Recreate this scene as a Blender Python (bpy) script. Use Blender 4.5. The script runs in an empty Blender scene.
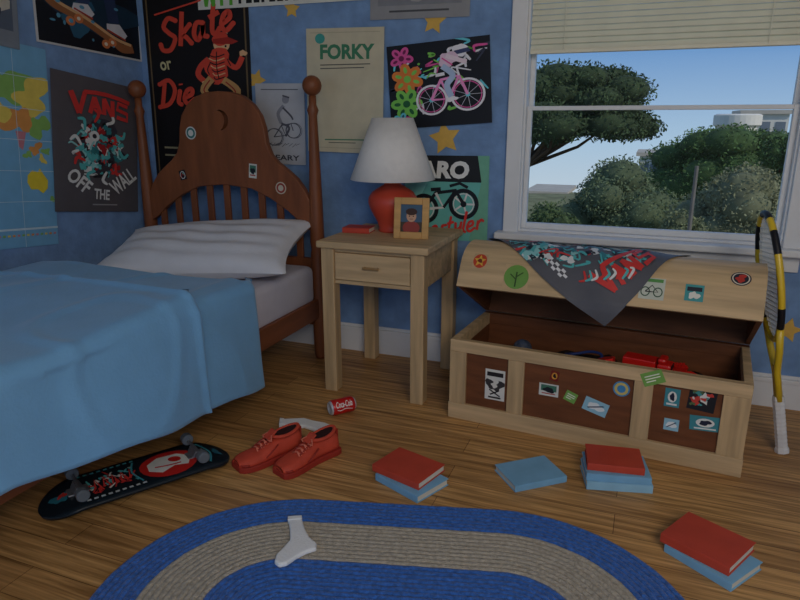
import bpy, bmesh, math, random
from mathutils import Vector, Matrix, noise, Euler
random.seed(7)
SC=bpy.context.scene; COL=SC.collection
SC.view_settings.view_transform='Standard'
SC.view_settings.look='None'
R=math.radians; PI=math.pi
F=640.0; YAW=R(21.05); PIT=R(15.7); CAMZ=1.2
def ray(u,v):
    du=(u-400)/F; dv=(v-300)/F
    f=math.cos(PIT)-math.sin(PIT)*dv; d=math.sin(PIT)+math.cos(PIT)*dv
    s,c=math.sin(YAW),math.cos(YAW)
    return Vector((-s*f+c*du, c*f+s*du, -d))
O=Vector((0,0,CAMZ))
def PF(u,v,z=0): r=ray(u,v); return O+r*((z-CAMZ)/r.z)
def PY(u,v,y): r=ray(u,v); return O+r*(y/r.y)
def PX(u,v,x): r=ray(u,v); return O+r*(x/r.x)
BACK=2.97; LEFT=-2.66; RIGHT=1.7

# ---------------- materials ----------------
def lin(c): return tuple(((x/255)/12.92 if x/255<=.04045 else ((x/255+.055)/1.055)**2.4) for x in c)
_mc={}
def M(rgb,rough=.6,var=.10,scale=25,bump=0.0,metal=0.0,bscale=None,name='paint',stretch=(1,1,1),spec=.3,sheen=0):
    key=(rgb,rough,var,scale,bump,metal,bscale,stretch,spec,sheen)
    if key in _mc: return _mc[key]
    m=bpy.data.materials.new(name); m.use_nodes=True; nt=m.node_tree; n=nt.nodes; l=nt.links
    b=n['Principled BSDF']; c=lin(rgb)
    b.inputs['Roughness'].default_value=rough; b.inputs['Metallic'].default_value=metal
    b.inputs['Specular IOR Level'].default_value=spec
    if sheen: b.inputs['Sheen Weight'].default_value=sheen
    tc=n.new('ShaderNodeTexCoord'); mp=n.new('ShaderNodeMapping'); mp.inputs['Scale'].default_value=stretch
    l.new(tc.outputs['Object'],mp.inputs['Vector'])
    t=n.new('ShaderNodeTexNoise'); t.inputs['Scale'].default_value=scale; t.inputs['Detail'].default_value=5
    l.new(mp.outputs['Vector'],t.inputs['Vector'])
    r=n.new('ShaderNodeValToRGB'); r.color_ramp.elements[0].position=.3; r.color_ramp.elements[1].position=.7
    r.color_ramp.elements[0].color=tuple(max(0,x*(1-var)) for x in c)+(1,)
    r.color_ramp.elements[1].color=tuple(min(1,x*(1+var)) for x in c)+(1,)
    l.new(t.outputs['Fac'],r.inputs['Fac']); l.new(r.outputs['Color'],b.inputs['Base Color'])
    if bump:
        t2=n.new('ShaderNodeTexNoise'); t2.inputs['Scale'].default_value=bscale or scale; t2.inputs['Detail'].default_value=4
        l.new(mp.outputs['Vector'],t2.inputs['Vector'])
        bp=n.new('ShaderNodeBump'); bp.inputs['Strength'].default_value=bump; bp.inputs['Distance'].default_value=.01
        l.new(t2.outputs['Fac'],bp.inputs['Height']); l.new(bp.outputs['Normal'],b.inputs['Normal'])
    _mc[key]=m; return m
def flat(rgb): return M(rgb,.55,.05,30)
def floor_mat():
    m=bpy.data.materials.new('floor_planks'); m.use_nodes=True; nt=m.node_tree; n=nt.nodes; l=nt.links
    b=n['Principled BSDF']; b.inputs['Roughness'].default_value=.45; b.inputs['Specular IOR Level'].default_value=.35
    tc=n.new('ShaderNodeTexCoord')
    br=n.new('ShaderNodeTexBrick'); br.inputs['Scale'].default_value=1
    br.inputs['Brick Width'].default_value=1.5; br.inputs['Row Height'].default_value=.105
    br.inputs['Mortar Size'].default_value=.0012; br.inputs['Bias'].default_value=0
    br.inputs['Color1'].default_value=lin((212,166,106))+(1,); br.inputs['Color2'].default_value=lin((186,140,88))+(1,)
    br.inputs['Mortar'].default_value=lin((122,86,50))+(1,)
    br.offset=.37
    l.new(tc.outputs['Object'],br.inputs['Vector'])
    def nz(sc,scale,det,dist,p0,p1,c0,c1):
        mp=n.new('ShaderNodeMapping'); mp.inputs['Scale'].default_value=sc; l.new(tc.outputs['Object'],mp.inputs['Vector'])
        t=n.new('ShaderNodeTexNoise'); t.inputs['Scale'].default_value=scale; t.inputs['Detail'].default_value=det; t.inputs['Distortion'].default_value=dist
        l.new(mp.outputs['Vector'],t.inputs['Vector'])
        r=n.new('ShaderNodeValToRGB'); r.color_ramp.elements[0].position=p0; r.color_ramp.elements[1].position=p1
        r.color_ramp.elements[0].color=c0; r.color_ramp.elements[1].color=c1
        l.new(t.outputs['Fac'],r.inputs['Fac']); return t,r
    t,r=nz((2,36,1),1.5,7,.4,.36,.62,(.58,.53,.46,1),(1.1,1.08,1.05,1))
    t2,r2=nz((3,110,1),1.5,4,.2,.35,.65,(.82,.80,.78,1),(1.08,1.07,1.06,1))
    def mul(a,b_):
        mx=n.new('ShaderNodeMix'); mx.data_type='RGBA'; mx.blend_type='MULTIPLY'; mx.inputs[0].default_value=1
        l.new(a,mx.inputs[6]); l.new(b_,mx.inputs[7]); return mx.outputs[2]
    l.new(mul(mul(br.outputs['Color'],r.outputs['Color']),r2.outputs['Color']),b.inputs['Base Color'])
    bp=n.new('ShaderNodeBump'); bp.inputs['Strength'].default_value=.2; bp.inputs['Distance'].default_value=.003
    l.new(t.outputs['Fac'],bp.inputs['Height']); l.new(bp.outputs['Normal'],b.inputs['Normal'])
    return m
OAK=M((200,170,128),.55,.22,3,.15,stretch=(1,1,10),name='light_oak')
OAKX=M((200,170,128),.55,.22,3,.15,stretch=(.8,12,12),name='light_oak')
OAKV=M((194,164,122),.55,.22,3,.15,stretch=(12,12,1),name='light_oak')
PANEL=M((112,66,38),.6,.22,6,.15,stretch=(1,1,6),name='dark_panel')
WALNUT=M((128,74,44),.45,.2,4,.05,stretch=(6,6,1),name='red_brown_wood',spec=.35)
WALL=M((120,152,194),.85,.13,14,.3,bscale=50,name='blue_wall_paint')
WHITE=M((228,228,228),.5,.03,10,name='white_gloss')
# ---------------- mesh builder ----------------
class MB:
    def __init__(s): s.V=[];s.F=[];s.I=[];s.mi=0
    def add(s,vs,fs):
        b=len(s.V); s.V+= [tuple(v) for v in vs]; s.F+=[tuple(i+b for i in f) for f in fs]; s.I+=[s.mi]*len(fs); return s
    def box(s,x0,x1,y0,y1,z0,z1,mt=None):
        vs=[Vector((x,y,z)) for x in (x0,x1) for y in (y0,y1) for z in (z0,z1)]
        if mt: vs=[mt@v for v in vs]
        return s.add(vs,[(0,1,3,2),(4,6,7,5),(0,4,5,1),(2,3,7,6),(0,2,6,4),(1,5,7,3)])
    def lathe(s,prof,cx=0,cy=0,n=24,mt=None,caps=True):
        vs=[];fs=[]
        for r,z in prof:
            for k in range(n):
                a=2*PI*k/n; v=Vector((cx+r*math.cos(a),cy+r*math.sin(a),z)); vs.append(mt@v if mt else v)
        for j in range(len(prof)-1):
            for k in range(n):
                k2=(k+1)%n; fs.append((j*n+k,j*n+k2,(j+1)*n+k2,(j+1)*n+k))
        if caps: fs.append(tuple(range(n))[::-1]); fs.append(tuple((len(prof)-1)*n+k for k in range(n)))
        return s.add(vs,fs)
    def tube(s,pts,rad,n=10,closed=False,flat=1.0,up=None):
        pts=[Vector(p) for p in pts]; N=len(pts); vs=[];fs=[]
        for i,p in enumerate(pts):
            if closed: t=pts[(i+1)%N]-pts[i-1]
            else: t=pts[min(i+1,N-1)]-pts[max(i-1,0)]
            t.normalize(); u=Vector(up) if up else (Vector((0,0,1)) if abs(t.z)<.9 else Vector((1,0,0)))
            a=t.cross(u).normalized(); b=a.cross(t).normalized()
            r=rad[i] if isinstance(rad,(list,tuple)) else rad
            for k in range(n):
                q=2*PI*k/n; vs.append(p+a*r*math.cos(q)+b*r*flat*math.sin(q))
        for i in range(N if closed else N-1):
            j=(i+1)%N
            for k in range(n):
                k2=(k+1)%n; fs.append((i*n+k,i*n+k2,j*n+k2,j*n+k))
        if not closed: fs.append(tuple(range(n))[::-1]); fs.append(tuple((N-1)*n+k for k in range(n)))
        return s.add(vs,fs)
    def prism(s,poly,f0,f1):
        n=len(poly); vs=[f0(p) for p in poly]+[f1(p) for p in poly]
        fs=[tuple(range(n))[::-1],tuple(range(n,2*n))]+[(k,(k+1)%n,n+(k+1)%n,n+k) for k in range(n)]
        return s.add(vs,fs)
    def sphere(s,c,r,n=16,sc=(1,1,1)):
        vs=[];fs=[];m=n//2
        for j in range(m+1):
            th=PI*j/m
            for k in range(n):
                a=2*PI*k/n; vs.append(Vector((c[0]+r*sc[0]*math.sin(th)*math.cos(a),c[1]+r*sc[1]*math.sin(th)*math.sin(a),c[2]-r*sc[2]*math.cos(th))))
        for j in range(m):
            for k in range(n): fs.append((j*n+k,j*n+(k+1)%n,(j+1)*n+(k+1)%n,(j+1)*n+k))
        return s.add(vs,fs)
    def build(s,name,mats,parent=None,smooth=False,bevel=0,sub=0,solid=0,so=-1,loc=None,rot=None,seg=2):
        me=bpy.data.meshes.new(name); me.from_pydata(s.V,[],s.F)
        if not isinstance(mats,(list,tuple)): mats=[mats]
        for m in mats: me.materials.append(m)
        for p,i in zip(me.polygons,s.I): p.material_index=i; p.use_smooth=smooth
        me.validate()
        o=bpy.data.objects.new(name,me); COL.objects.link(o)
        if parent: o.parent=parent
        if loc is not None: o.location=loc
        if rot is not None: o.rotation_euler=rot
        if solid: md=o.modifiers.new('s','SOLIDIFY'); md.thickness=solid; md.offset=so
        if bevel: md=o.modifiers.new('b','BEVEL'); md.width=bevel; md.segments=seg; md.limit_method='ANGLE'; md.angle_limit=R(40)
        if sub: md=o.modifiers.new('u','SUBSURF'); md.levels=sub; md.render_levels=sub
        return o
def tag(o,label=None,cat=None,group=None,kind=None):
    if label:o['label']=label
    if cat:o['category']=cat
    if group:o['group']=group
    if kind:o['kind']=kind
    return o
def empty(name,loc,rz=0,label=None,cat=None,group=None):
    o=bpy.data.objects.new(name,None); COL.objects.link(o); o.location=loc; o.rotation_euler=(0,0,rz); o.empty_display_size=.1
    return tag(o,label,cat,group)
def struct(mb,name,m,**k): return tag(mb.build(name,m,**k),kind='structure')

_tc={}
def text_geo(t,bold=0.0):
    if (t,bold) in _tc: return _tc[(t,bold)]
    cu=bpy.data.curves.new('t','FONT'); cu.body=t; cu.offset=bold; cu.resolution_u=3; cu.fill_mode='FRONT'
    o=bpy.data.objects.new('t',cu); COL.objects.link(o)
    dg=bpy.context.evaluated_depsgraph_get(); dg.update()
    me=bpy.data.meshes.new_from_object(o.evaluated_get(dg))
    vs=[(v.co.x,v.co.y) for v in me.vertices]; fs=[tuple(p.vertices) for p in me.polygons]
    bpy.data.objects.remove(o); bpy.data.curves.remove(cu); bpy.data.meshes.remove(me)
    x0=min(v[0] for v in vs);x1=max(v[0] for v in vs);y0=min(v[1] for v in vs);y1=max(v[1] for v in vs)
    vs=[((x-x0)/(x1-x0)-.5,(y-y0)/(y1-y0)-.5) for x,y in vs]
    _tc[(t,bold)]=(vs,fs); return vs,fs
def catm(P,k=5):
    if len(P)<3: return P
    out=[]
    for i in range(len(P)-1):
        p0=P[max(i-1,0)];p1=P[i];p2=P[i+1];p3=P[min(i+2,len(P)-1)]
        for j in range(k):
            t=j/k; out.append(tuple(.5*((2*p1[q])+(-p0[q]+p2[q])*t+(2*p0[q]-5*p1[q]+4*p2[q]-p3[q])*t*t+(-p0[q]+3*p1[q]-3*p2[q]+p3[q])*t**3) for q in (0,1)))
    out.append(P[-1]); return out
GLY={'S':([[(.8,.14),(.45,0),(.2,.2),(.45,.45),(.75,.68),(.5,.97),(.12,.92),(0,.72)]],1.0),
'k':([[(.15,-.05),(.0,.97)],[(.5,.42),(.12,.64),(.3,.75),(.55,.99)]],.68),
'a':([[(.45,.5),(.15,.45),(.02,.75),(.2,.97),(.42,.75),(.48,.48),(.47,.85),(.65,.95)]],.76),
't':([[(.25,.1),(.15,.8),(.3,.97),(.5,.85)],[(0,.42),(.5,.36)]],.6),
'e':([[(.05,.74),(.4,.64),(.36,.45),(.12,.5),(.0,.78),(.2,.98),(.55,.84)]],.7),
'D':([[(.22,.1),(.15,.95)],[(-.05,.12),(.45,.02),(.8,.42),(.55,.88),(0,.97)]],1.0),
'i':([[(.08,.48),(.03,.85),(.18,.97)],[(.1,.2),(.12,.26)]],.34),
'F':([[(.75,.02),(.3,.04),(.15,.95)],[(.1,.45),(.55,.42)]],.8),
'r':([[(.1,.45),(.05,.95)],[(.08,.62),(.3,.44),(.45,.5)]],.5),
's':([[(.42,.48),(.15,.5),(.2,.66),(.4,.78),(.3,.95),(.0,.92)]],.52),
'y':([[(.05,.46),(.1,.78),(.38,.72),(.48,.46)],[(.48,.46),(.38,1.1),(.15,1.3),(-.05,1.2)]],.62),
'l':([[(.2,-.05),(.06,.8),(.2,.97)]],.34)}
class Canvas:
    """flat printed artwork, y down, in units of about one photo pixel"""
    def __init__(s,pw,ph,bg): s.pw,s.ph=pw,ph; s.V=[];s.F=[];s.I=[];s.m=[];s.L=0; s.bg=bg
    def mi(s,c):
        if c not in s.m: s.m.append(c)
        return s.m.index(c)
    def raw(s,pts,fs,c):
        s.L+=1; b=len(s.V)
        for x,y in pts:
            s.V.append((min(max(x,0),s.pw),min(max(y,0),s.ph),s.L))
        for f in fs: s.F.append(tuple(i+b for i in f)); s.I.append(s.mi(c))
    def poly(s,pts,c): s.raw(pts,[tuple(range(len(pts)))],c)
    def rect(s,x0,y0,x1,y1,c): s.poly([(x0,y0),(x1,y0),(x1,y1),(x0,y1)],c)
    def ell(s,cx,cy,rx,ry,c,rot=0,n=20):
        a=R(rot); s.poly([(cx+rx*math.cos(t)*math.cos(a)-ry*math.sin(t)*math.sin(a),cy+rx*math.cos(t)*math.sin(a)+ry*math.sin(t)*math.cos(a)) for t in [2*PI*k/n for k in range(n)]],c)
    def ring(s,cx,cy,r,w,c,n=24):
        P=[];Fs=[]
        for k in range(n):
            t=2*PI*k/n; P.append((cx+r*math.cos(t),cy+r*math.sin(t))); P.append((cx+(r-w)*math.cos(t),cy+(r-w)*math.sin(t)))
        for k in range(n):
            j=(k+1)%n; Fs.append((2*k,2*j,2*j+1,2*k+1))
        s.raw(P,Fs,c)
    def line(s,pts,w,c,smooth=False,taper=False):
        if smooth: pts=catm(pts)
        P=[];Fs=[]; N=len(pts)
        for i,(x,y) in enumerate(pts):
            a=pts[max(i-1,0)];b=pts[min(i+1,N-1)]; dx,dy=b[0]-a[0],b[1]-a[1]; L=math.hypot(dx,dy) or 1
            ww=w*(.35+.65*math.sin(PI*(i+.6)/(N+.2))**.6) if taper else w
            P+=[(x-dy/L*ww/2,y+dx/L*ww/2),(x+dy/L*ww/2,y-dx/L*ww/2)]
            if i: Fs.append((2*i-2,2*i,2*i+1,2*i-1))
        s.raw(P,Fs,c)
    def script(s,t,x0,y0,w,h,c,rot=0,sw=4,sl=.12):
        tot=sum(GLY[ch][1] for ch in t); a=R(rot); X=0
        for ch in t:
            for st in GLY[ch][0]:
                P=[]
                for x,y in st:
                    px=(X+x)*w/tot-(y-.5)*h*sl; py=y*h
                    P.append((x0+px*math.cos(a)-py*math.sin(a),y0+px*math.sin(a)+py*math.cos(a)))
                s.line(P,sw,c,smooth=True)
                if len(P)>2:
                    for e in (P[0],P[-1]): s.ell(e[0],e[1],sw*.55,sw*.55,c,n=10)
            X+=GLY[ch][1]
    def blob(s,cx,cy,r,c,seed=0,n=20,am=.35,sy=1):
        rnd=random.Random(seed); ph=[rnd.uniform(0,6.28) for _ in range(3)]
        P=[]
        for k in range(n):
            t=2*PI*k/n; q=r*(1+am*(.5*math.sin(2*t+ph[0])+.35*math.sin(3*t+ph[1])+.3*math.sin(5*t+ph[2])))
            P.append((cx+q*math.cos(t),cy+q*sy*math.sin(t)))
        s.poly(P,c)
    def flower(s,cx,cy,r,c1,c2,n=5,rot=0):
        for k in range(n):
            a=R(rot)+2*PI*k/n; s.ell(cx+r*.6*math.cos(a),cy+r*.6*math.sin(a),r*.45,r*.34,c1,math.degrees(a),n=12)
            s.ell(cx+r*.6*math.cos(a),cy+r*.6*math.sin(a),r*.22,r*.12,c2,math.degrees(a),n=10)
        s.ell(cx,cy,r*.24,r*.24,c2,n=12)
    def star(s,cx,cy,r,c,rot=0):
        s.poly([(cx+(r if k%2==0 else r*.45)*math.sin(PI*k/5+R(rot)),cy-(r if k%2==0 else r*.45)*math.cos(PI*k/5+R(rot))) for k in range(10)],c)
    def text(s,t,cx,cy,w,h,c,rot=0,bold=.02,arch=0,shear=0):
        vs,fs=text_geo(t,bold); a=R(rot); P=[]
        for x,y in vs:
            X=x*w+shear*y*h; Y=-y*h+arch*(x*2)**2
            P.append((cx+X*math.cos(a)-Y*math.sin(a),cy+X*math.sin(a)+Y*math.cos(a)))
        s.raw(P,fs,c)
    def long_bar(s,cx,cy,w,h,c,rot=0,arch=0):
        """lettering VANS whose first letter carries a bar over the other three"""
        a=R(rot)
        def T(x,y):
            X=x*w; Y=y*h+arch*(x*2)**2; return (cx+X*math.cos(a)-Y*math.sin(a),cy+X*math.sin(a)+Y*math.cos(a))
        def L(P,wd): s.line([T(*p) for p in P],wd,c)
        sw=h*.2
        L([(-.50,-.48),(-.37,.5)],sw*1.25); L([(-.37,.5),(-.27,-.42)],sw)
        L([(-.285,-.42),(-.1,-.42),(.1,-.42),(.3,-.42),(.5,-.42)],sw*.9)
        L([(-.2,.5),(-.12,-.22)],sw); L([(-.12,-.22),(-.02,.5)],sw); L([(-.17,.2),(-.05,.2)],sw*.7)
        L([(.04,.5),(.04,-.22)],sw); L([(.04,-.22),(.18,.5)],sw); L([(.19,.5),(.19,-.22)],sw)
        L([(.46,-.2),(.29,-.2),(.27,.1),(.45,.14),(.45,.44),(.26,.46)],sw*.9)
    def refined(s,maxlen):
        """triangulated and split into short edges so it can follow a curved surface"""
        bm=bmesh.new()
        vv=[bm.verts.new(v) for v in s.V]
        for f,i in zip(s.F,s.I):
            try: q=bm.faces.new([vv[k] for k in f]); q.material_index=i
            except ValueError: pass
        bmesh.ops.triangulate(bm,faces=bm.faces[:])
        for _ in range(5):
            E=[e for e in bm.edges if e.calc_length()>maxlen]
            if not E: break
            bmesh.ops.subdivide_edges(bm,edges=E,cuts=1)
            bmesh.ops.triangulate(bm,faces=[f for f in bm.faces if len(f.verts)>3])
        bm.verts.index_update()
        V=[tuple(v.co) for v in bm.verts]; Fs=[tuple(v.index for v in f.verts) for f in bm.faces]; I=[f.material_index for f in bm.faces]
        bm.free(); return V,Fs,I
    def build(s,name,w,h,parent=None,mapf=None,th=.0016,rough=.5,sub=1,dl=.00008,fine=4):
        b=MB(); mats=[M(s.bg,rough,.06,14,name='printed_paper')]+[M(c,rough,.06,25,name='print_ink') for c in s.m]
        f=mapf or (lambda u,v,o:(u*w-w/2,-o,h/2-v*h))
        V,Fs,I=s.V,s.F,s.I
        if mapf is None: b.box(-w/2,w/2,-th,0,-h/2,h/2)
        else:
            g=sub; vs=[mapf(i/g,j/g,th) for j in range(g+1) for i in range(g+1)]
            b.add(vs,[(j*(g+1)+i,j*(g+1)+i+1,(j+1)*(g+1)+i+1,(j+1)*(g+1)+i) for j in range(g) for i in range(g)])
            V,Fs,I=s.refined(fine)
        bs=len(b.V); b.V+=[tuple(f(x/s.pw,y/s.ph,th+.0003+l*dl)) for x,y,l in V]
        b.F+=[tuple(i+bs for i in q) for q in Fs]; b.I+=[i+1 for i in I]
        return b.build(name,mats,parent)
def on_wall(cv,name,px,wall,off,label,cat='poster',group=None):
    if wall=='back': P=[PY(u,v,BACK) for u,v in px]; ax=Vector((1,0,0)); rz=0; nrm=Vector((0,-1,0))
    else: P=[PX(u,v,LEFT) for u,v in px]; ax=Vector((0,1,0)); rz=PI/2; nrm=Vector((1,0,0))
    c=sum(P,Vector())/4; w=((P[1]-P[0]).length+(P[2]-P[3]).length)/2; h=((P[3]-P[0]).length+(P[2]-P[1]).length)/2
    e=(P[1]-P[0])+(P[2]-P[3]); til=math.atan2(e.z,e.dot(ax))
    g=P[0]+P[1]-P[3]-P[2]; til2=math.atan2(-g.dot(ax),g.z); til=(til+til2)/2
    o=cv.build(name,w,h)
    o.matrix_world=Matrix.Translation(c+nrm*off)@Matrix.Rotation(rz,4,'Z')@Matrix.Rotation(-til,4,'Y')
    tag(o,label,cat,group); return o

# ---------------- camera ----------------
cd=bpy.data.cameras.new('camera'); cam=bpy.data.objects.new('camera',cd); COL.objects.link(cam)
cd.lens=36*F/800; cd.sensor_width=36; cam.location=O; cam.rotation_euler=(PI/2-PIT,0,YAW); SC.camera=cam

# ---------------- room ----------------
WX0,WX1,WZ0,WZ1=-.555,.535,.70,1.98
struct(MB().box(LEFT-.15,RIGHT+.15,-1.2,BACK+.15,-.1,0),'floor',floor_mat())
b=MB().box(LEFT,WX0,BACK,BACK+.15,0,2.45).box(WX1,RIGHT,BACK,BACK+.15,0,2.45).box(WX0,WX1,BACK,BACK+.15,0,WZ0).box(WX0,WX1,BACK,BACK+.15,WZ1,2.45)
struct(b,'wall_back',WALL)
struct(MB().box(LEFT-.15,LEFT,-1.2,BACK+.15,0,2.45),'wall_left',WALL)
struct(MB().box(RIGHT,RIGHT+.15,-1.2,BACK+.15,0,2.45),'wall_right',WALL)
struct(MB().box(LEFT-.15,RIGHT+.15,-1.2,BACK+.15,2.45,2.55),'ceiling',M((215,214,208),.9,.03,8,name='ceiling_paint'))
def bb(x0,x1): return MB().box(x0,x1,BACK-.014,BACK,0,.115).box(x0,x1,BACK-.020,BACK,.115,.135).box(x0,x1,BACK-.010,BACK,.135,.15)
struct(bb(LEFT,RIGHT),'baseboard_back',WHITE,bevel=.003)
struct(MB().box(LEFT,LEFT+.016,-1.2,BACK-.02,0,.15),'baseboard_left',WHITE,bevel=.003)
# window
w=empty('window_1',(0,BACK,0)); w['kind']='structure'
def wp(b,name,m=WHITE,**k):
    o=b.build(name,m,w,loc=None,**k); return o
cs=.065
b=MB().box(WX0-cs,WX0+.004,-.022,0,WZ0-.02,WZ1+cs).box(WX1-.004,WX1+cs,-.022,0,WZ0-.02,WZ1+cs).box(WX0,WX1,-.022,0,WZ1,WZ1+cs)
wp(b,'casing',bevel=.004)
b=MB().box(WX0,WX0+.012,0,.15,WZ0,WZ1).box(WX1-.012,WX1,0,.15,WZ0,WZ1).box(WX0+.012,WX1-.012,0,.15,WZ1-.02,WZ1).box(WX0+.012,WX1-.012,0,.15,WZ0,WZ0+.012)
wp(b,'jamb',bevel=.002)
wp(MB().box(WX0-cs-.03,WX1+cs+.03,-.075,.03,WZ0-.03,WZ0),'window_sill',bevel=.006)
wp(MB().box(WX0-cs,WX1+cs,-.018,0,WZ0-.10,WZ0-.03),'apron',bevel=.003)
MR=1.26
def sash(y,z0,z1,rt,rb):
    x0,x1=WX0+.012,WX1-.012; s=.02
    return MB().box(x0,x0+s,y,y+.03,z0,z1).box(x1-s,x1,y,y+.03,z0,z1).box(x0+s,x1-s,y,y+.03,z0,z0+rb).box(x0+s,x1-s,y,y+.03,z1-rt,z1)
s1=wp(sash(.035,WZ0+.012,MR,.018,.025),'lower_sash',bevel=.002)
s2=wp(sash(.07,MR-.018,WZ1-.02,.03,.018),'upper_sash',bevel=.002)
gm=bpy.data.materials.new('window_glass'); gm.use_nodes=True; nt=gm.node_tree
for nn in list(nt.nodes): nt.nodes.remove(nn)
oo=nt.nodes.new('ShaderNodeOutputMaterial'); tr=nt.nodes.new('ShaderNodeBsdfTransparent'); gl=nt.nodes.new('ShaderNodeBsdfGlossy'); gl.inputs['Roughness'].default_value=.35
mx=nt.nodes.new('ShaderNodeMixShader'); mx.inputs[0].default_value=.004; tr.inputs[0].default_value=(.985,.985,.985,1)
nt.links.new(tr.outputs[0],mx.inputs[1]); nt.links.new(gl.outputs[0],mx.inputs[2]); nt.links.new(mx.outputs[0],oo.inputs[0])
MB().box(WX0+.034,WX1-.034,.048,.051,WZ0+.038,MR-.02).build('pane',gm,w)
MB().box(WX0+.034,WX1-.034,.083,.086,MR,WZ1-.045).build('pane',gm,w)
# blind
BL=M((234,229,206),.55,.04,10,name='blind_slat')
bl=empty('window_blind',(0,BACK,WZ1-.03),label='cream horizontal slatted blind pulled halfway up in the window',cat='blind')
b=MB(); zb=1.475; top=WZ1-.06; n=19
for k in range(n):
    z=zb+.028+(top-zb-.028)*k/(n-1)
    mt=Matrix.Translation((0,.008,z-(WZ1-.03)))@Matrix.Rotation(R(50),4,'X')
    b.box(WX0+.018,WX1-.018,-.0155,.0155,-.0012,.0012,mt)
b.build('slats',BL,bl)
MB().box(WX0+.018,WX1-.018,-.008,.022,zb-(WZ1-.03),zb-(WZ1-.03)+.016).build('bottom_rail',BL,bl,bevel=.003)
MB().box(WX0+.016,WX1-.016,-.012,.026,-.03,.008).build('head_rail',BL,bl,bevel=.003)
for xx in (WX0+.16,WX1-.16):
    MB().tube([(xx,-.012,-.03),(xx,-.012,zb-(WZ1-.03)+.01)],.0015,6).build('cord',BL,bl)

# ---------------- bed ----------------
BX0,BX1,BY=-2.556,-1.52,2.80; BC=(BX0+BX1)/2
bed=empty('bed',(BC,BY,0),label='brown wooden single bed with arched headboard and ball-topped posts',cat='bed')
hw=(BX1-BX0)/2
def post(x,y,h,nm='post'):
    k=h/1.356
    prof=[(.026,0),(.034,.02),(.036,.1),(.036,.55*k),(.030,.58*k),(.036,.61*k),(.034,.75*k),(.030,.9*k),(.024,1.1*k),(.020,1.22*k),(.028,1.245*k),(.018,1.27*k),(.018,h-.045)]
    o=MB().lathe(prof,x,y,20).build(nm,WALNUT,bed,smooth=True)
    MB().sphere((x,y,h),.046,20).build('finial',WALNUT,o,smooth=True)
post(-hw,0,1.356);post(hw,0,1.356)
half=[(0,1.335),(.07,1.33),(.14,1.31),(.195,1.27),(.232,1.22),(.25,1.16),(.258,1.09),(.28,1.035),(.32,.995),(.37,.96),(.42,.92),(.46,.87),(.487,.82),(hw-.02,.79)]
low=[(hw-.02,.67),(.45,.70),(.37,.765),(.27,.825),(.16,.87),(0,.885)]
out=[(-x,z) for x,z in reversed(half)][:-1]+half+low+[(-x,z) for x,z in reversed(low)][1:]
cu=bpy.data.curves.new('hb','CURVE'); cu.dimensions='2D'; cu.fill_mode='BOTH'; cu.extrude=.014; cu.bevel_depth=.004; cu.bevel_resolution=1
def spl(P):
    s=cu.splines.new('POLY'); s.points.add(len(P)-1); s.use_cyclic_u=True
    for i,(x,y) in enumerate(P): s.points[i].co=(x,y,0,1)
spl(out)
cr=.05; ins=[]
for k in range(17):
    t=R(-60+ (240)*k/16)-R(30); ins.append((0+cr*math.cos(t),1.20+cr*math.sin(t)))
e0,e1=ins[-1],ins[0]
c2=(-.028,1.213)
a1=math.atan2(e0[1]-c2[1],e0[0]-c2[0]); a0=math.atan2(e1[1]-c2[1],e1[0]-c2[0])
if a1<a0: a1+=2*PI
r0=math.hypot(e0[0]-c2[0],e0[1]-c2[1]); r1=math.hypot(e1[0]-c2[0],e1[1]-c2[1])
for k in range(1,12):
    t=k/12; a=a1+(a0-a1)*t; rr=r0+(r1-r0)*t; ins.append((c2[0]+rr*math.cos(a),c2[1]+rr*math.sin(a)))
spl(ins)
to=bpy.data.objects.new('hb',cu); COL.objects.link(to); dg=bpy.context.evaluated_depsgraph_get(); dg.update()
me=bpy.data.meshes.new_from_object(to.evaluated_get(dg)); bpy.data.objects.remove(to)
for v in me.vertices: x,y,z=v.co; v.co=(x,-z,y)
me.materials.clear(); me.materials.append(WALNUT); me.name='headboard'
hb=bpy.data.objects.new('headboard',me); COL.objects.link(hb); hb.parent=bed
def lowz(x):
    x=abs(x); L=sorted(low)
    for (xa,za),(xb,zb_) in zip(L,L[1:]):
        if xa<=x<=xb: return za+(zb_-za)*(x-xa)/(xb-xa)
    return .7
for k in range(9):
    x=-.42+.84*k/8
    MB().box(x-.018,x+.018,-.008,.008,.52,lowz(x)+.01).build('slat',WALNUT,bed,bevel=.003)
MB().box(-hw,hw,-.016,.016,.44,.53).build('lower_rail',WALNUT,bed,bevel=.004)
MB().box(-hw,hw,-.016,.016,.18,.30).build('lower_rail',WALNUT,bed,bevel=.004)
WX=M((128,74,44),.45,.2,4,.05,stretch=(6,1,6),name='red_brown_wood',spec=.35)
for sx in (-1,1): MB().box(sx*hw-.014,sx*hw+.014,-2.0,-.02,.225,.325).build('side_rail',WX,bed,bevel=.005)
post(-hw,-2.02,.62);post(hw,-2.02,.62)
MB().box(-hw,hw,-2.035,-2.005,.19,.5).build('footboard',WALNUT,bed,bevel=.005)
MB().box(-hw+.014,hw-.014,-2.0,-.02,.285,.305).build('mattress_support',WALNUT,bed)
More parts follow.
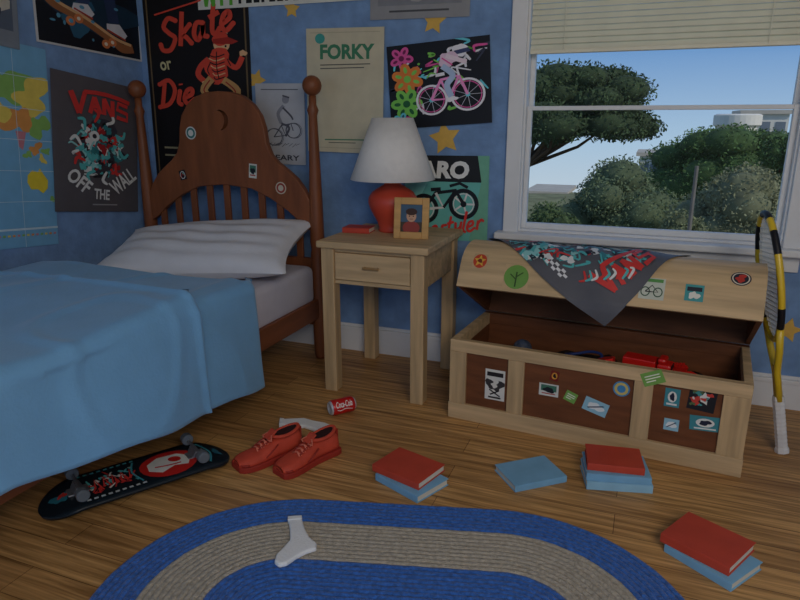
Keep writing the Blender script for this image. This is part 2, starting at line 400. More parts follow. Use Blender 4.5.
# stickers
def sticker(par,x,z,w,h,rot,kind,y,seed=0,name='sticker'):
    if kind==0: c=Canvas(20,20,(214,214,206)); c.rect(2,2,18,12,(70,120,100)); c.blob(10,10,5,(30,34,40),seed); c.line([(3,16),(17,16)],1.6,(170,50,45))
    elif kind==1: c=Canvas(20,20,(66,140,150)); c.ell(10,9,6,6,(226,226,220)); c.blob(10,9,3.6,(36,40,60),seed); c.rect(3,16,17,18,(226,226,220))
    elif kind==2: c=Canvas(20,20,(30,32,38)); c.ring(10,10,8,1.5,(220,220,214)); c.line([(4,14),(9,6),(15,12)],1.8,(210,60,50)); c.ell(13,7,2,2,(90,190,170))
    elif kind==3: c=Canvas(20,20,(120,168,80)); c.line([(3,6),(17,6)],1.6,(240,240,220)); c.line([(3,10),(17,10)],1.6,(240,240,220)); c.line([(3,14),(12,14)],1.6,(240,240,220))
    elif kind==4: c=Canvas(20,20,(150,196,214)); c.blob(10,10,6,(232,236,236),seed); c.line([(4,15),(16,5)],1.5,(40,60,90))
    elif kind==6:
        c=Canvas(20,20,(30,32,38)); rn=random.Random(seed)
        for k in range(14): c.blob(3+rn.random()*14,3+rn.random()*14,1+rn.random()*2.6,[(70,150,150),(200,66,56),(220,220,214),(90,110,70)][k%4],k,am=.7,n=12)
    else: c=Canvas(20,20,(120,36,30)); c.ell(10,10,7,7,(214,150,60)); c.blob(10,10,4,(40,26,22),seed)
    o=c.build(name,w,h,par,th=.001); o.location=(x,y,z); o.rotation_euler=(0,R(rot),0); return o
def round_sticker(par,x,z,r,c1,c2,y,seed=0):
    b=MB()
    for (rr,yo,mi) in ((r,0,0),(r*.82,-.0004,1),(r*.5,-.0008,0)):
        b.mi=mi; P=[(rr*math.cos(2*PI*k/20),rr*math.sin(2*PI*k/20)) for k in range(20)]
        b.prism(P,lambda p:(p[0],yo,p[1]),lambda p:(p[0],yo-.001,p[1]))
    return b.build('sticker',[flat(c1),flat(c2)],par,loc=(x,y,z))
def hbp(u,v): p=PY(u,v,BY-.018); return p.x-BC,p.z
x,z=hbp(191,133); round_sticker(bed,x,z,.032,(214,214,210),(60,120,120),-.019)
x,z=hbp(253,171); sticker(bed,x,z,.045,.07,5,0,-.019,3)
x,z=hbp(281,188); round_sticker(bed,x,z,.03,(200,190,170),(150,60,50),-.019)
x,z=hbp(183,175); sticker(bed,x,z,.04,.05,-15,2,-.019,5)
# mattress
b=MB(); 
b.box(BX0+.01,BX1-.002,BY-1.98,BY-.03,.306,.50)
mt_=b.build('mattress',M((212,210,222),.8,.04,12,.1,name='sheet_fabric'),bevel=.035,seg=4); tag(mt_,'pale lilac-white mattress lying on the wooden bed frame','mattress')
for p in mt_.data.polygons:p.use_smooth=True
# duvet
BLUE=M((122,178,222),.75,.05,7,.15,bscale=90,name='blue_cotton',sheen=.2)
def hem(y):
    P=[(.6,.325),(.97,.315),(1.6,.215),(1.95,.15),(2.2,.10),(2.5,.1)]
    for (a,za),(c,zc) in zip(P,P[1:]):
        if a<=y<=c: return za+(zc-za)*(y-a)/(c-a)
    return .33
def sheet(y0,y1,ex,seed,edge):
    ny,ns=110,110; vs=[];fs=[]; rr=.05; xl,xr=-2.575,-1.455+ex
    topz=.575+ex
    L1=xr-xl-rr; L2=rr*PI/2
    for j in range(ny+1):
        tj=j/ny; y=y0+(y1-y0)*tj
        hm=hem(y)+.004*math.sin(y*17+seed); L3=max(topz-rr-hm,.05); tot=L1+L2+L3
        for i in range(ns+1):
            s=tot*(i/ns)
            if s<L1: x=xl+s; z=topz; dn=0
            elif s<L1+L2: a=(s-L1)/rr; x=xr-rr+rr*math.sin(a); z=topz-rr+rr*math.cos(a); dn=0
            else: dn=(s-L1-L2)/.4; x=xr; z=topz-rr-(s-L1-L2)
            q=noise.noise(Vector((x*1.5+seed,y*2.0,z*1.5)))*.022+noise.noise(Vector((x*5+seed,y*6,z*3)))*.004
            cr_=1-abs(noise.noise(Vector((x*1.8+y*1.2+seed,y*1.8-x*1.3,z*2))))*2.6; q+=max(0,cr_-.62)*.022
            z+=q*(1 if dn==0 else .2)
            x+=dn*(.022*math.sin(y*7+seed)+.035)+ (q if dn>0 else 0)*.7
            e=(y1-y)
            if ex>0 and dn==0: z+=.012*math.exp(-((e-.03)/.02)**2)   # rolled front edge
            if ex>0 and dn>0: x+=.012*math.exp(-((e-.03)/.02)**2)
            if e<edge: 
                kk=(1-e/edge)**2
                if dn==0 and s<L1: z-=kk*.05*(1 if ex==0 else 1.0)
                else: x-=kk*.04
            yy=y+ (.018*math.sin(x*4+seed) + .012*noise.noise(Vector((x*4,seed,z*3))))*tj
            vs.append((x,yy,z))
    for j in range(ny):
        for i in range(ns): a=j*(ns+1)+i; fs.append((a,a+1,a+ns+2,a+ns+1))
    return MB().add(vs,fs)
dv=empty('duvet',(0,0,0),label='sky-blue duvet spread over the bed and hanging down its side',cat='duvet')
sheet(1.60,2.17,0,1.3,.06).build('turned_edge',BLUE,dv,smooth=True,solid=.03)
sheet(.72,1.76,.044,4.1,.025).build('cover',BLUE,dv,smooth=True,solid=.035)
# pillow
vs=[];fs=[];n=48
def pil(sgn):
    out=[]
    for j in range(n+1):
        for i in range(n+1):
            u=i/n*2-1; v=j/n*2-1
            e=max(0,(1-abs(u)**3.2))*max(0,(1-abs(v)**3.0)); t=.085*e**.55
            pu=1-.07*(1-v*v)*abs(u)**3; pv=1-.09*(1-u*u)*abs(v)**3
            x=u*.48*pu*(1+.05*(v*v)); y=v*.27*pv*(1+.06*u*u)
            w=.0050*math.sin(y*62+math.sin(x*4+.6)*3.2)*e+.016*noise.noise(Vector((x*5,y*5,1)))*e
            out.append((x,y,sgn*t+(w if sgn>0 else 0)))
    return out
A=pil(1);B=pil(-1); N1=len(A); vs=A+B
for j in range(n):
    for i in range(n):
        a=j*(n+1)+i; fs.append((a,a+1,a+n+2,a+n+1)); fs.append((N1+a,N1+a+n+1,N1+a+n+2,N1+a+1))
pm=MB().add(vs,fs).build('pillow',M((224,224,228),.8,.04,10,.15,bscale=60,name='pillow_cotton'),smooth=True)
pm.location=(-1.96,2.47,.605); pm.rotation_euler=(R(15),R(-4),R(12))
tag(pm,'plump white pillow with soft creases resting against the headboard','pillow')

# ---------------- nightstand ----------------
TT=.70; TU=TT-.03
NX0,NX1,NY0,NY1=-1.305,-.83,2.43,2.93; ncx,ncy=(NX0+NX1)/2,(NY0+NY1)/2
ns_=empty('nightstand',(ncx,ncy,0),label='light oak nightstand with one drawer between the bed and the chest',cat='nightstand')
hx,hy=(NX1-NX0)/2,(NY1-NY0)/2; lg=.06
for sx in (-1,1):
    for sy in (-1,1):
        MB().box(sx*hx-(lg if sx>0 else 0),sx*hx+(lg if sx<0 else 0),sy*hy-(lg if sy>0 else 0),sy*hy+(lg if sy<0 else 0),0,TU).build('leg',OAKV,ns_,bevel=.004)
MB().box(-hx-.012,hx+.022,-hy-.02,hy+.01,TU,TT).build('tabletop',OAKX,ns_,bevel=.005)
MB().box(-hx+lg,hx-lg,hy-.03,hy-.01,.51,TU).box(-hx+.012,-hx+.03,-hy+lg,hy-lg,.51,TU).box(hx-.03,hx-.012,-hy+lg,hy-lg,.51,TU).box(-hx+lg,hx-lg,-hy+.012,-hy+.03,.51,.527).box(-hx+lg,hx-lg,-hy+.012,-hy+.03,.652,TU).build('apron',OAKX,ns_,bevel=.002)
dr=MB().box(-hx+lg+.004,hx-lg-.004,-hy+.006,-hy+.024,.53,.649).build('drawer',OAKX,ns_,bevel=.003)
MB().box(-.038,.038,-hy-.010,-hy-.004,.586,.598).box(-.034,-.026,-hy-.006,-hy+.008,.587,.597).box(.026,.034,-hy-.006,-hy+.008,.587,.597).build('handle',M((150,118,76),.4,.1,10,name='brass_wood'),dr,bevel=.003)
# lamp
RED=M((206,74,52),.4,.06,8,name='red_ceramic',spec=.5)
la=empty('table_lamp',(-1.10,2.765,TT),label='table lamp with white cone shade and round red base on the nightstand',cat='lamp')
MB().lathe([(.0,0),(.064,0),(.068,.008),(.064,.018),(.072,.045),(.089,.075),(.105,.105),(.114,.135),(.111,.158),(.095,.182),(.064,.202),(.04,.216),(.032,.24),(.0,.24)],n=32,caps=False).build('lamp_base',RED,la,smooth=True)
MB().lathe([(.012,.24),(.012,.32)],n=12).build('stem',M((180,150,90),.3,.05,10,metal=.8,name='brass'),la,smooth=True)
MB().sphere((0,0,.36),.035,14,(1,1,1.3)).build('bulb',M((235,232,220),.2,.02,10),la,smooth=True)
SH=M((236,232,226),.8,.03,40,.1,name='shade_fabric')
sh=MB().lathe([(.195,.24),(.093,.51)],n=40,caps=False).build('lamp_shade',SH,la,smooth=True,solid=.003)
# photo frame
pf=empty('picture_frame',(-.950,2.60,TT),R(8),label='small wooden picture frame with a portrait standing beside the red lamp',cat='picture frame')
fw,fh,ft=.155,.178,.030
tl=Matrix.Rotation(R(-8),4,'X')
b=MB().box(-fw/2,-fw/2+ft,-.008,.008,0,fh,tl).box(fw/2-ft,fw/2,-.008,.008,0,fh,tl).box(-fw/2+ft,fw/2-ft,-.008,.008,0,ft,tl).box(-fw/2+ft,fw/2-ft,-.008,.008,fh-ft,fh,tl)
b.build('frame',M((206,160,98),.5,.18,3,.1,stretch=(1,1,10),name='golden_wood'),pf,bevel=.003)
b=MB().box(-.015,.015,.006,.010,.0,.11,Matrix.Translation((0,.045,0))@Matrix.Rotation(R(16),4,'X')); b.build('stand',PANEL,pf)
c=Canvas(20,28,(70,96,120)); c.rect(0,18,20,28,(70,58,44)); c.ell(10,24,8,7,(150,60,50)); c.ell(10,12,4.6,6,(205,160,130)); c.ell(10,7.5,5.4,3.6,(70,44,30)); c.ell(8.2,12,.7,.6,(30,20,20)); c.ell(11.8,12,.7,.6,(30,20,20)); c.line([(8.5,15),(11.5,15)],.6,(120,50,45))
po=c.build('portrait',fw-2*ft,fh-2*ft,pf,th=.003); po.location=(0,.0125,fh/2); po.rotation_euler=(R(-8),0,0)

# ---------------- books ----------------
PAGE=M((222,216,200),.8,.08,60,stretch=(1,1,12),name='page_edges')
def book(loc,rz,w,d,h,colr,label,group=None):
    r=empty('book',loc,rz,label,'book',group); cm=M(colr,.5,.08,12,name='book_cover'); c=.003
    MB().box(-w/2,w/2,-d/2,d/2,0,c).box(-w/2,w/2,-d/2,d/2,h-c,h).box(-w/2,w/2,-d/2,-d/2+c,c,h-c).build('cover',cm,r,bevel=.0012)
    MB().box(-w/2+.004,w/2-.004,-d/2+c,d/2-.004,c,h-c).build('pages',PAGE,r)
    return r
RB=(196,72,52); BB=(128,180,214); BB2=(150,196,220)
g1='books lying on the wooden floor'
e=.0005
book((-.662,1.832,e),R(-24),.20,.155,.026,BB,'light blue book underneath a red one, nearest the red sneakers',g1)
book((-.683,1.858,.027),R(-17),.20,.155,.026,RB,'red book on top of a light blue one, nearest the red sneakers',g1)
book((-.29,2.02,e),R(40),.20,.15,.024,BB,'single light blue book lying alone on the floor before the chest',g1)
book((-.012,2.105,e),R(14),.215,.155,.030,BB2,'pale blue book at the bottom of the three-book stack',g1)
book((-.014,2.107,.031),R(12),.21,.15,.026,BB,'blue book in the middle of the three-book stack',g1)
book((-.022,2.117,.0575),R(9),.185,.14,.026,RB,'red book on top of the three-book stack',g1)
book((.268,1.757,e),R(-35),.20,.155,.026,BB,'light blue book under the red one beside the oval rug',g1)
book((.254,1.782,.027),R(-29),.195,.165,.028,RB,'red book lying on a blue one beside the oval rug',g1)
book((-1.24,2.69,TT+.0005),R(6),.13,.10,.024,RB,'small red book lying on the nightstand by the lamp')

# ---------------- chest ----------------
CW,CD,CH=1.09,.45,.345
ch=empty('toy_chest',(-.13,2.545,0),R(-5),label='open wooden toy chest with arched lid and stickers under the window',cat='chest')
X0,X1,Y0,Y1=-CW/2,CW/2,-CD/2,CD/2
MB().box(X0+.01,X1-.01,Y0+.012,Y0+.028,.03,CH-.02).box(X0+.01,X1-.01,Y1-.028,Y1-.012,.03,CH-.02).box(X0+.012,X0+.028,Y0+.028,Y1-.028,.03,CH-.02).box(X1-.028,X1-.012,Y0+.028,Y1-.028,.03,CH-.02).box(X0+.012,X1-.012,Y0+.012,Y1-.012,.02,.034).build('body_panels',PANEL,ch)
st=[X0,X0+.07,-.30,-.235,.17,.235,X1-.085,X1]
for a_,c_ in ((st[0],st[1]),(st[2],st[3]),(st[4],st[5]),(st[6],st[7])):
    MB().box(a_,c_,Y0,Y0+.02,.07,CH-.05).build('stile',OAKV,ch,bevel=.002)
MB().box(X0,X1,Y0,Y0+.03,CH-.05,CH).box(X0,X0+.03,Y0+.03,Y1-.03,CH-.05,CH).box(X1-.03,X1,Y0+.03,Y1-.03,CH-.05,CH).build('top_rim',OAKX,ch,bevel=.003)
MB().box(X0,X1,Y1-.03,Y1,CH-.05,CH).build('back_rail',PANEL,ch,bevel=.003)
b=MB().box(X0-.003,X1+.003,Y0-.003,Y0+.03,0,.07).box(X0-.003,X1+.003,Y1-.03,Y1+.003,0,.07).box(X0-.003,X0+.03,Y0+.03,Y1-.03,0,.07).box(X1-.03,X1+.003,Y0+.03,Y1-.03,0,.07)
b.build('base_rails',OAKX,ch,bevel=.003)
for x in (X0,X1-.012):
    MB().box(x,x+.012,Y0+.02,Y0+.08,.07,CH-.05).build('stile',OAKV,ch,bevel=.001)
    MB().box(x,x+.012,Y1-.08,Y1-.0,.07,CH-.05).build('stile',OAKV,ch,bevel=.001)
AL=R(28); HS,HA=.085,.17
prof=[(CD,0),(CD,HS*.5),(CD,HS)]+[(CD/2+CD/2*math.cos(PI*k/40),HS+HA*math.sin(PI*k/40)**.9) for k in range(1,40)]+[(0,HS),(0,0)]
cum=[0]
for p,q in zip(prof,prof[1:]): cum.append(cum[-1]+math.hypot(q[0]-p[0],q[1]-p[1]))
def hinge(d,h): return Y1-d*math.cos(AL)+h*math.sin(AL), CH+d*math.sin(AL)+h*math.cos(AL)
def seg_n(i):
    i=min(max(i,0),len(prof)-2); dx,dh=prof[i+1][0]-prof[i][0],prof[i+1][1]-prof[i][1]; L=math.hypot(dx,dh); return (dh/L,-dx/L)
def lidpt(s,a,off):
    if a<0:
        y,z=hinge(CD,0); k=min(1,-a/.03); return (s,y-off-.004*k,z+a)
    a=min(a,cum[-1]-.001)
    for i in range(len(cum)-1):
        if cum[i]<=a<=cum[i+1]+1e-9:
            t=(a-cum[i])/(cum[i+1]-cum[i]); d=prof[i][0]+(prof[i+1][0]-prof[i][0])*t; h=prof[i][1]+(prof[i+1][1]-prof[i][1])*t
            na=seg_n(i-1) if t<.5 else seg_n(i+1); nb=seg_n(i); w=abs(t-.5)
            y,z=hinge(d+(nb[0]*(1-w)+na[0]*w)*off,h+(nb[1]*(1-w)+na[1]*w)*off); return (s,y,z)
def shrink(t): 
    return [(CD-t,0),(CD-t,HS*.5),(CD-t,HS)]+[(CD/2+(CD/2-t)*math.cos(PI*k/40),HS+(HA-t)*math.sin(PI*k/40)**.9) for k in range(1,40)]+[(t,HS),(t,0)]
inn=shrink(.016); n=len(prof)
vs=[];fs=[]
for s in (X0,X1):
    for P in (prof,inn):
        for d,h in P: y,z=hinge(d,h); vs.append((s,y,z))
for i in range(n-1):
    fs.append((i,i+1,2*n+i+1,2*n+i)); fs.append((n+i,3*n+i,3*n+i+1,n+i+1))
fs.append((0,2*n,3*n,n)); fs.append((n-1,2*n-1,4*n-1,3*n-1))
for k in range(n-1): fs.append((k,n+k,n+k+1,k+1)); fs.append((2*n+k,2*n+k+1,3*n+k+1,3*n+k))
lid=MB().add(vs,fs).build('lid',OAKX,ch)
for s0,s1 in ((X0+.001,X0+.018),(X1-.018,X1-.001)):
    MB().prism(shrink(.012),lambda p:(s0,)+hinge(*p),lambda p:(s1,)+hinge(*p)).build('end_panel',PANEL,lid)
b=MB()
s0,s1=X0+.018,X1-.018
b.add([(s,)+hinge(*p) for s in (s0,s1) for p in shrink(.0165)],[(i,i+1,n+i+1,n+i) for i in range(n-1)])
b.build('lining',PANEL,lid)
for x in (-.35,.35): MB().box(x-.03,x+.03,Y1-.002,Y1+.004,CH-.04,CH+.03).build('hinge',M((120,95,60),.35,.1,10,metal=.8,name='aged_brass'),ch)
def fp(u,v):
    o=Vector((-.13,2.545,0)); r=ray(u,v); rz=Matrix.Rotation(R(5),3,'Z')
    oo=rz@(O-o); rr=rz@r; t=(Y0-oo.y)/rr.y; p=oo+rr*t; return p.x,p.z
def cst(u,v,w,h,rot,kind,seed,yy=None):
    x,z=fp(u,v); sticker(ch,x,z,w,h,rot,kind,(Y0+.0115) if yy is None else yy,seed)
c=Canvas(22,36,(222,220,212)); c.rect(2,3,20,8,(40,38,40)); c.blob(11,18,8,(60,58,60),3,am=.6); c.blob(11,17,4,(222,220,212),5,am=.6); c.line([(6,30),(16,24)],1.6,(40,38,40)); c.line([(5,24),(17,31)],1.6,(40,38,40)); c.rect(4,32,18,34,(40,38,40))
x,z=fp(494,386); o=c.build('sticker',.082,.13,ch,th=.001); o.location=(x,Y0+.0115,z)
cst(548,391,.075,.05,0,0,1); cst(554,377,.032,.04,10,5,2); cst(570,398,.045,.042,20,3,3)
cst(595,408,.09,.055,15,4,4); x,z=fp(621,390); round_sticker(ch,x,z,.03,(70,140,190),(210,190,110),Y0+.0115)
cst(653,378,.075,.05,-25,3,5,yy=Y0-.0006)
cst(672,399,.05,.07,0,1,6); cst(702,401,.088,.085,4,6,7); cst(671,426,.05,.045,0,4,8); cst(705,425,.10,.055,-4,1,9)
def lidsa(u,v):
    """where the sight line meets the lid, as distance along and around it"""
    best=None; rz=Matrix.Rotation(R(-5),3,'Z')
    f=lambda s,a: rz@Vector(lidpt(s,a,0))+Vector((-.13,2.545,0))
    d=ray(u,v).normalized()
    for i in range(56):
        for j in range(40):
            s=X0+CW*i/55; a=.40*j/39; p=f(s,a)-O; q=(p-d*p.dot(d)).length
            if best is None or q<best[0]: best=(q,s,a)
    return best[1],best[2]
def lst(u,v,w,h,kind,seed):
    s,a=lidsa(u,v)
    BG=(200,170,128)
    if kind=='tree': c=Canvas(20,20,BG); c.ell(10,10,9.8,9.8,(112,158,74)); c.line([(10,18),(10,6)],1.2,(60,86,42)); c.line([(10,12),(5,8)],.9,(60,86,42)); c.line([(10,10),(15,6)],.9,(60,86,42)); 
    elif kind=='sun': c=Canvas(20,20,BG); c.ell(10,10,9.5,9.5,(196,70,44)); c.star(10,10,8.5,(226,176,70)); c.blob(10,10,3,(120,50,34),seed)
    elif kind=='bike': c=Canvas(24,20,(196,200,184)); c.ring(6,13,4.5,1,(40,80,50)); c.ring(18,13,4.5,1,(40,80,50)); c.line([(6,13),(12,7),(18,13),(11,13),(6,13)],1,(40,40,44)); c.rect(2,1,22,4,(90,150,80))
    elif kind=='round': c=Canvas(20,20,BG); c.ell(10,10,9.8,9.8,(40,44,54)); c.ring(10,10,8.5,1.2,(220,210,190)); c.blob(10,10,5,(190,60,50),seed,am=.5)
    else: c=Canvas(20,20,(66,150,150)); c.rect(2,3,18,8,(30,40,54)); c.blob(10,13,5,(226,222,210),seed,am=.5)
    c.build('sticker',w,h,lid,mapf=lambda uu,vv,o:lidpt(s+(uu-.5)*w,a+(.5-vv)*h,o+.0006),th=.0006,sub=16,fine=2.5,dl=.00015)
lst(480,262,.06,.065,'sun',1); lst(515,277,.10,.10,'tree',2); lst(652,289,.085,.08,'bike',3); lst(693,292,.06,.06,'x',4); lst(738,279,.065,.06,'round',5)
# draped cloth
Lc,Fc,Rc,Bc=(-.515,.36),(.045,-.085),(.30,.36),(-.16,.80)
RD,TL,WT,DK=(212,62,58),(90,184,184),(226,226,222),(44,42,48)
def monster(c,cx,cy,sc,seed,n=46,ax=1.0):
    rnd=random.Random(seed)
    c.blob(cx,cy,17*sc*ax,(64,62,70),seed,am=.3,sy=1.25/ax)
    for k in range(n):
        a=rnd.random()*6.28; r=(rnd.random()**.7)*19*sc
        q=[TL,RD,(56,128,134),TL,WT,(150,210,208),DK,(160,44,46)][k%8]
        x,y=cx+r*ax*math.cos(a),cy+r*1.2*math.sin(a)
        if k%3==0: c.line([(x,y),(x+rnd.uniform(-6,6)*sc,y+rnd.uniform(-6,6)*sc),(x+rnd.uniform(-9,9)*sc,y+rnd.uniform(-9,9)*sc)],rnd.uniform(1.4,2.8)*sc,q,smooth=True,taper=True)
        else: c.blob(x,y,rnd.uniform(1.3,3.8)*sc,q,k+seed,am=.7,n=14)
    for k in range(10):
        a=k*.63; c.line([(cx+16*sc*ax*math.cos(a),cy+20*sc*math.sin(a)),(cx+21*sc*ax*math.cos(a+.25),cy+26*sc*math.sin(a+.25)),(cx+25*sc*ax*math.cos(a+.1),cy+30*sc*math.sin(a+.1))],2.6*sc,[TL,RD,WT][k%3],smooth=True,taper=True)
c=Canvas(100,100,(92,92,98))
rnd=random.Random(99)
for k in range(190):
    t=rnd.random()**1.15; o_=rnd.uniform(-8,17); x=16+60*t+o_; y=90-66*t+o_
    if x+y>148: continue
    q=[TL,(60,134,140),DK,TL,WT,(150,210,208),RD,(44,60,70),TL][k%9]
    if k%3==0: c.line([(x,y),(x+rnd.uniform(-7,7),y+rnd.uniform(-7,7)),(x+rnd.uniform(-10,10),y+rnd.uniform(-10,10))],rnd.uniform(1.2,2.6),q,smooth=True,taper=True)
    else: c.blob(x,y,rnd.uniform(1.0,3.6),q,k,am=.8,n=14)
c.long_bar(84,54,44,17,RD,rot=-84)
for k in range(9): c.line([(70+k*2.2,76-k*3),(74+k*2.0,80-k*3.6),(72+k*2.4,84-k*3.2)],1.6,[RD,TL,WT][k%3],smooth=True,taper=True)
for i in range(6):
    for j in range(3):
        if (i+j)%2==0: c.rect(50+i*2.6,85+j*2.0,52.6+i*2.6,87+j*2.0,(230,230,230))
def mp(u,v,o):
    s=(1-u)*(1-v)*Lc[0]+u*(1-v)*Fc[0]+u*v*Rc[0]+(1-u)*v*Bc[0]
    a=(1-u)*(1-v)*Lc[1]+u*(1-v)*Fc[1]+u*v*Rc[1]+(1-u)*v*Bc[1]
    a+=-.045*math.sin(PI*u)*(1-v)-.04*math.sin(PI*v)*u     # lower edges sag outward
    w=.002+.0035*(1+math.sin(s*30+a*12))
    return lidpt(s,a,o+.002+w)
cf=lambda u,v,o: tuple(Matrix.Rotation(R(-5),3,'Z')@Vector(mp(u,1-v,o))+Vector((-.13,2.545,0)))
o=c.build('printed_cloth',1,1,None,mapf=cf,th=.0,sub=80,dl=.00003,fine=3); tag(o,'dark grey cloth printed with teal and red street art draped over the chest lid','cloth')

# contents
def crumple():
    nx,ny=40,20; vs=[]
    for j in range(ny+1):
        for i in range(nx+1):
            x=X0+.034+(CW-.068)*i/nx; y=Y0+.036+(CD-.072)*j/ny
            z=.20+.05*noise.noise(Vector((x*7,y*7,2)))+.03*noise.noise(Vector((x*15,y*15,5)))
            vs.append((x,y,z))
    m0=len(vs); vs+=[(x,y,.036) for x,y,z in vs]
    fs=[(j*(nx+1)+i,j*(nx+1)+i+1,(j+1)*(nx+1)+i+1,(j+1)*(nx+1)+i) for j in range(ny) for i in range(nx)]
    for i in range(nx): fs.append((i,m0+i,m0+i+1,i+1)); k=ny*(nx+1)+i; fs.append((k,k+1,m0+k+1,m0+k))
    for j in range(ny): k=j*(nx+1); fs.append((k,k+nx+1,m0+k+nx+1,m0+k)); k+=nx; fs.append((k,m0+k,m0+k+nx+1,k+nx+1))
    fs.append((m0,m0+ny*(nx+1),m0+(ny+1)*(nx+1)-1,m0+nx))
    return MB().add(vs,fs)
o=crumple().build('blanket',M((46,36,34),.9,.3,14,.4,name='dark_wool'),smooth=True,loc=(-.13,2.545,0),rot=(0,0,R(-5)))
tag(o,'crumpled dark blanket filling the bottom of the toy chest','blanket')
BLK=M((26,26,30),.45,.1,20,name='black_plastic'); REDP=M((216,34,26),.35,.05,10,name='red_plastic',spec=.5)
def W(x,y,z): 
    v=Matrix.Rotation(R(-5),3,'Z')@Vector((x,y,0)); return (v.x-.13,v.y+2.545,z)
tk=empty('toy_truck',W(.20,-.06,.24),R(-12),'red plastic toy truck lying in the open chest','toy truck')
MB().box(-.09,.03,-.035,.035,.035,.09).box(-.095,.09,-.04,.04,.022,.036).build('bed_box',REDP,tk,bevel=.004)
MB().box(.035,.085,-.035,.035,.036,.085).box(.035,.065,-.032,.032,.085,.105).build('cab',REDP,tk,bevel=.008)
MB().box(.066,.0865,-.028,.028,.062,.08).build('windscreen',BLK,tk,bevel=.002)
for x in (-.06,.06):
    for y in (-.045,.045):
        MB().lathe([(.022,-.009),(.024,-.005),(.024,.005),(.022,.009)],n=18,mt=Matrix.Translation((x,y,.024))@Matrix.Rotation(PI/2,4,'X')).build('wheel',BLK,tk,smooth=False)
o=MB()
o.prism([(-.06,-.02),(.05,-.03),(.075,0),(.05,.03),(-.06,.02),(-.075,0)],lambda p:(p[0],p[1],0),lambda p:(p[0],p[1],.022)); o.box(-.02,.012,-.085,.085,.008,.016).box(-.07,-.05,-.035,.035,.008,.014).box(-.072,-.05,-.003,.003,.014,.045)
o=o.build('toy_plane',REDP,bevel=.003); o.location=W(.02,-.07,.272); o.rotation_euler=(R(-14),R(-8),R(35)); tag(o,'red toy aeroplane tipped on its side next to the toy truck','toy plane')
gc=empty('game_controller',W(-.16,-.10,.262),R(15),'black game controller lying in the chest, left of the red toys','game controller')
MB().box(-.045,.045,-.022,.022,.004,.026).sphere((-.05,-.018,.014),.024,14,(1,1.5,.6)).sphere((.05,-.018,.014),.024,14,(1,1.5,.6)).build('shell',BLK,gc,smooth=True)
for k,(x,y) in enumerate(((.03,.008),(.04,0),(.03,-.008),(.02,0))):
    MB().lathe([(.004,.026),(.004,.030)],x,y,10).build('button',[flat((214,60,50)),flat((80,170,90)),flat((70,110,200)),flat((220,190,70))][k],gc)
for x in (-.03,.0): MB().lathe([(.004,.024),(.004,.034),(.008,.035),(.008,.039)],x,-.006,12).build('thumbstick',BLK,gc)
o=MB().sphere((0,0,.04),.04,20).build('toy_ball',M((70,80,100),.5,.5,60,name='speckled_rubber'),smooth=True,loc=W(-.30,-.02,.235)); tag(o,'small dark speckled ball in the left of the chest','ball')
o=MB().tube([(.07*math.cos(t)*(1+.1*math.sin(3*t)),.05*math.sin(t),.012+.01*math.sin(2*t)) for t in [2*PI*k/40 for k in range(40)]],.006,8,closed=True).build('skipping_rope',flat((40,60,120)),smooth=True,loc=W(-.06,.05,.245)); tag(o,'looped dark blue rope lying among the toys in the chest','rope')
o=MB().tube([(-.06,0,.0),(-.03,.02,.03),(0,.0,.04),(.04,-.02,.03),(.07,0,.01)],.011,8).build('toy_snake',REDP,smooth=True,loc=W(.35,-.06,.252)); tag(o,'red curved rubber toy at the right end of the chest','toy')
def brick(loc,rot,colr,label):
    r=empty('toy_brick',loc,0,label,'toy brick','loose toy bricks in the chest'); r.rotation_euler=rot; m=M(colr,.35,.05,10,name='brick_plastic',spec=.5)
    MB().box(-.032,.032,-.016,.016,0,.022).build('block',m,r,bevel=.001)
    for x in (-.024,-.008,.008,.024):
        for y in (-.008,.008): MB().lathe([(.0045,.0215),(.0045,.026)],x,y,10).build('stud',m,r)
brick(W(.30,.05,.262),(R(18),R(10),R(40)),(206,36,28),'red toy brick tilted behind the red truck in the chest')
brick(W(-.38,-.10,.252),(R(-8),R(6),R(-20)),(150,30,30),'dark red toy brick at the left end of the chest')
brick(W(-.06,-.13,.258),(R(6),R(-10),R(12)),(40,44,56),'black toy brick between the controller and the red aeroplane')

# ---------------- racket ----------------
p0=PF(782,452,.003); p1=PY(765,212,2.60)
ra=empty('tennis_racket',tuple(p0),label='yellow and black tennis racket with white grip leaning beside the chest',cat='tennis racket')
az=(p1-p0).normalized(); ax_=Vector((1,.10,0)); ax_=(ax_-az*ax_.dot(az)).normalized(); ay=az.cross(ax_)
ra.rotation_euler=Matrix((ax_,ay,az)).transposed().to_euler()
RL=(p1-p0).length; K=RL/.9
YEL=M((226,190,44),.3,.04,10,name='yellow_lacquer',spec=.6)
hc,ha,hb_=.665*K,.23*K,.135*K
el=[(0,hb_*math.cos(t),hc+ha*math.sin(t)) for t in [2*PI*k/60 for k in range(60)]]
b=MB(); b.tube(el,.0120,10,closed=True,up=(1,0,0))
for i in range(60):
    for k in range(10):
        if (4<=i<9 or 13<=i<19 or 22<=i<26 or 34<=i<38 or 52<=i<56): b.I[i*10+k]=1
b.build('head_frame',[YEL,BLK],ra,smooth=True)
b=MB()
for k in range(-9,10):
    y=k*.0145*K
    if abs(y)<hb_-.004: q=ha*math.sqrt(1-(y/hb_)**2); b.tube([(0,y,hc-q),(0,y,hc+q)],.0015,5)
for k in range(-13,14):
    z=k*.0175*K
    if abs(z)<ha-.004: q=hb_*math.sqrt(1-(z/ha)**2); b.tube([(0.001,-q,hc+z),(0.001,q,hc+z)],.0015,5,up=(1,0,0))
b.build('strings',M((222,222,214),.4,.02,10),ra)
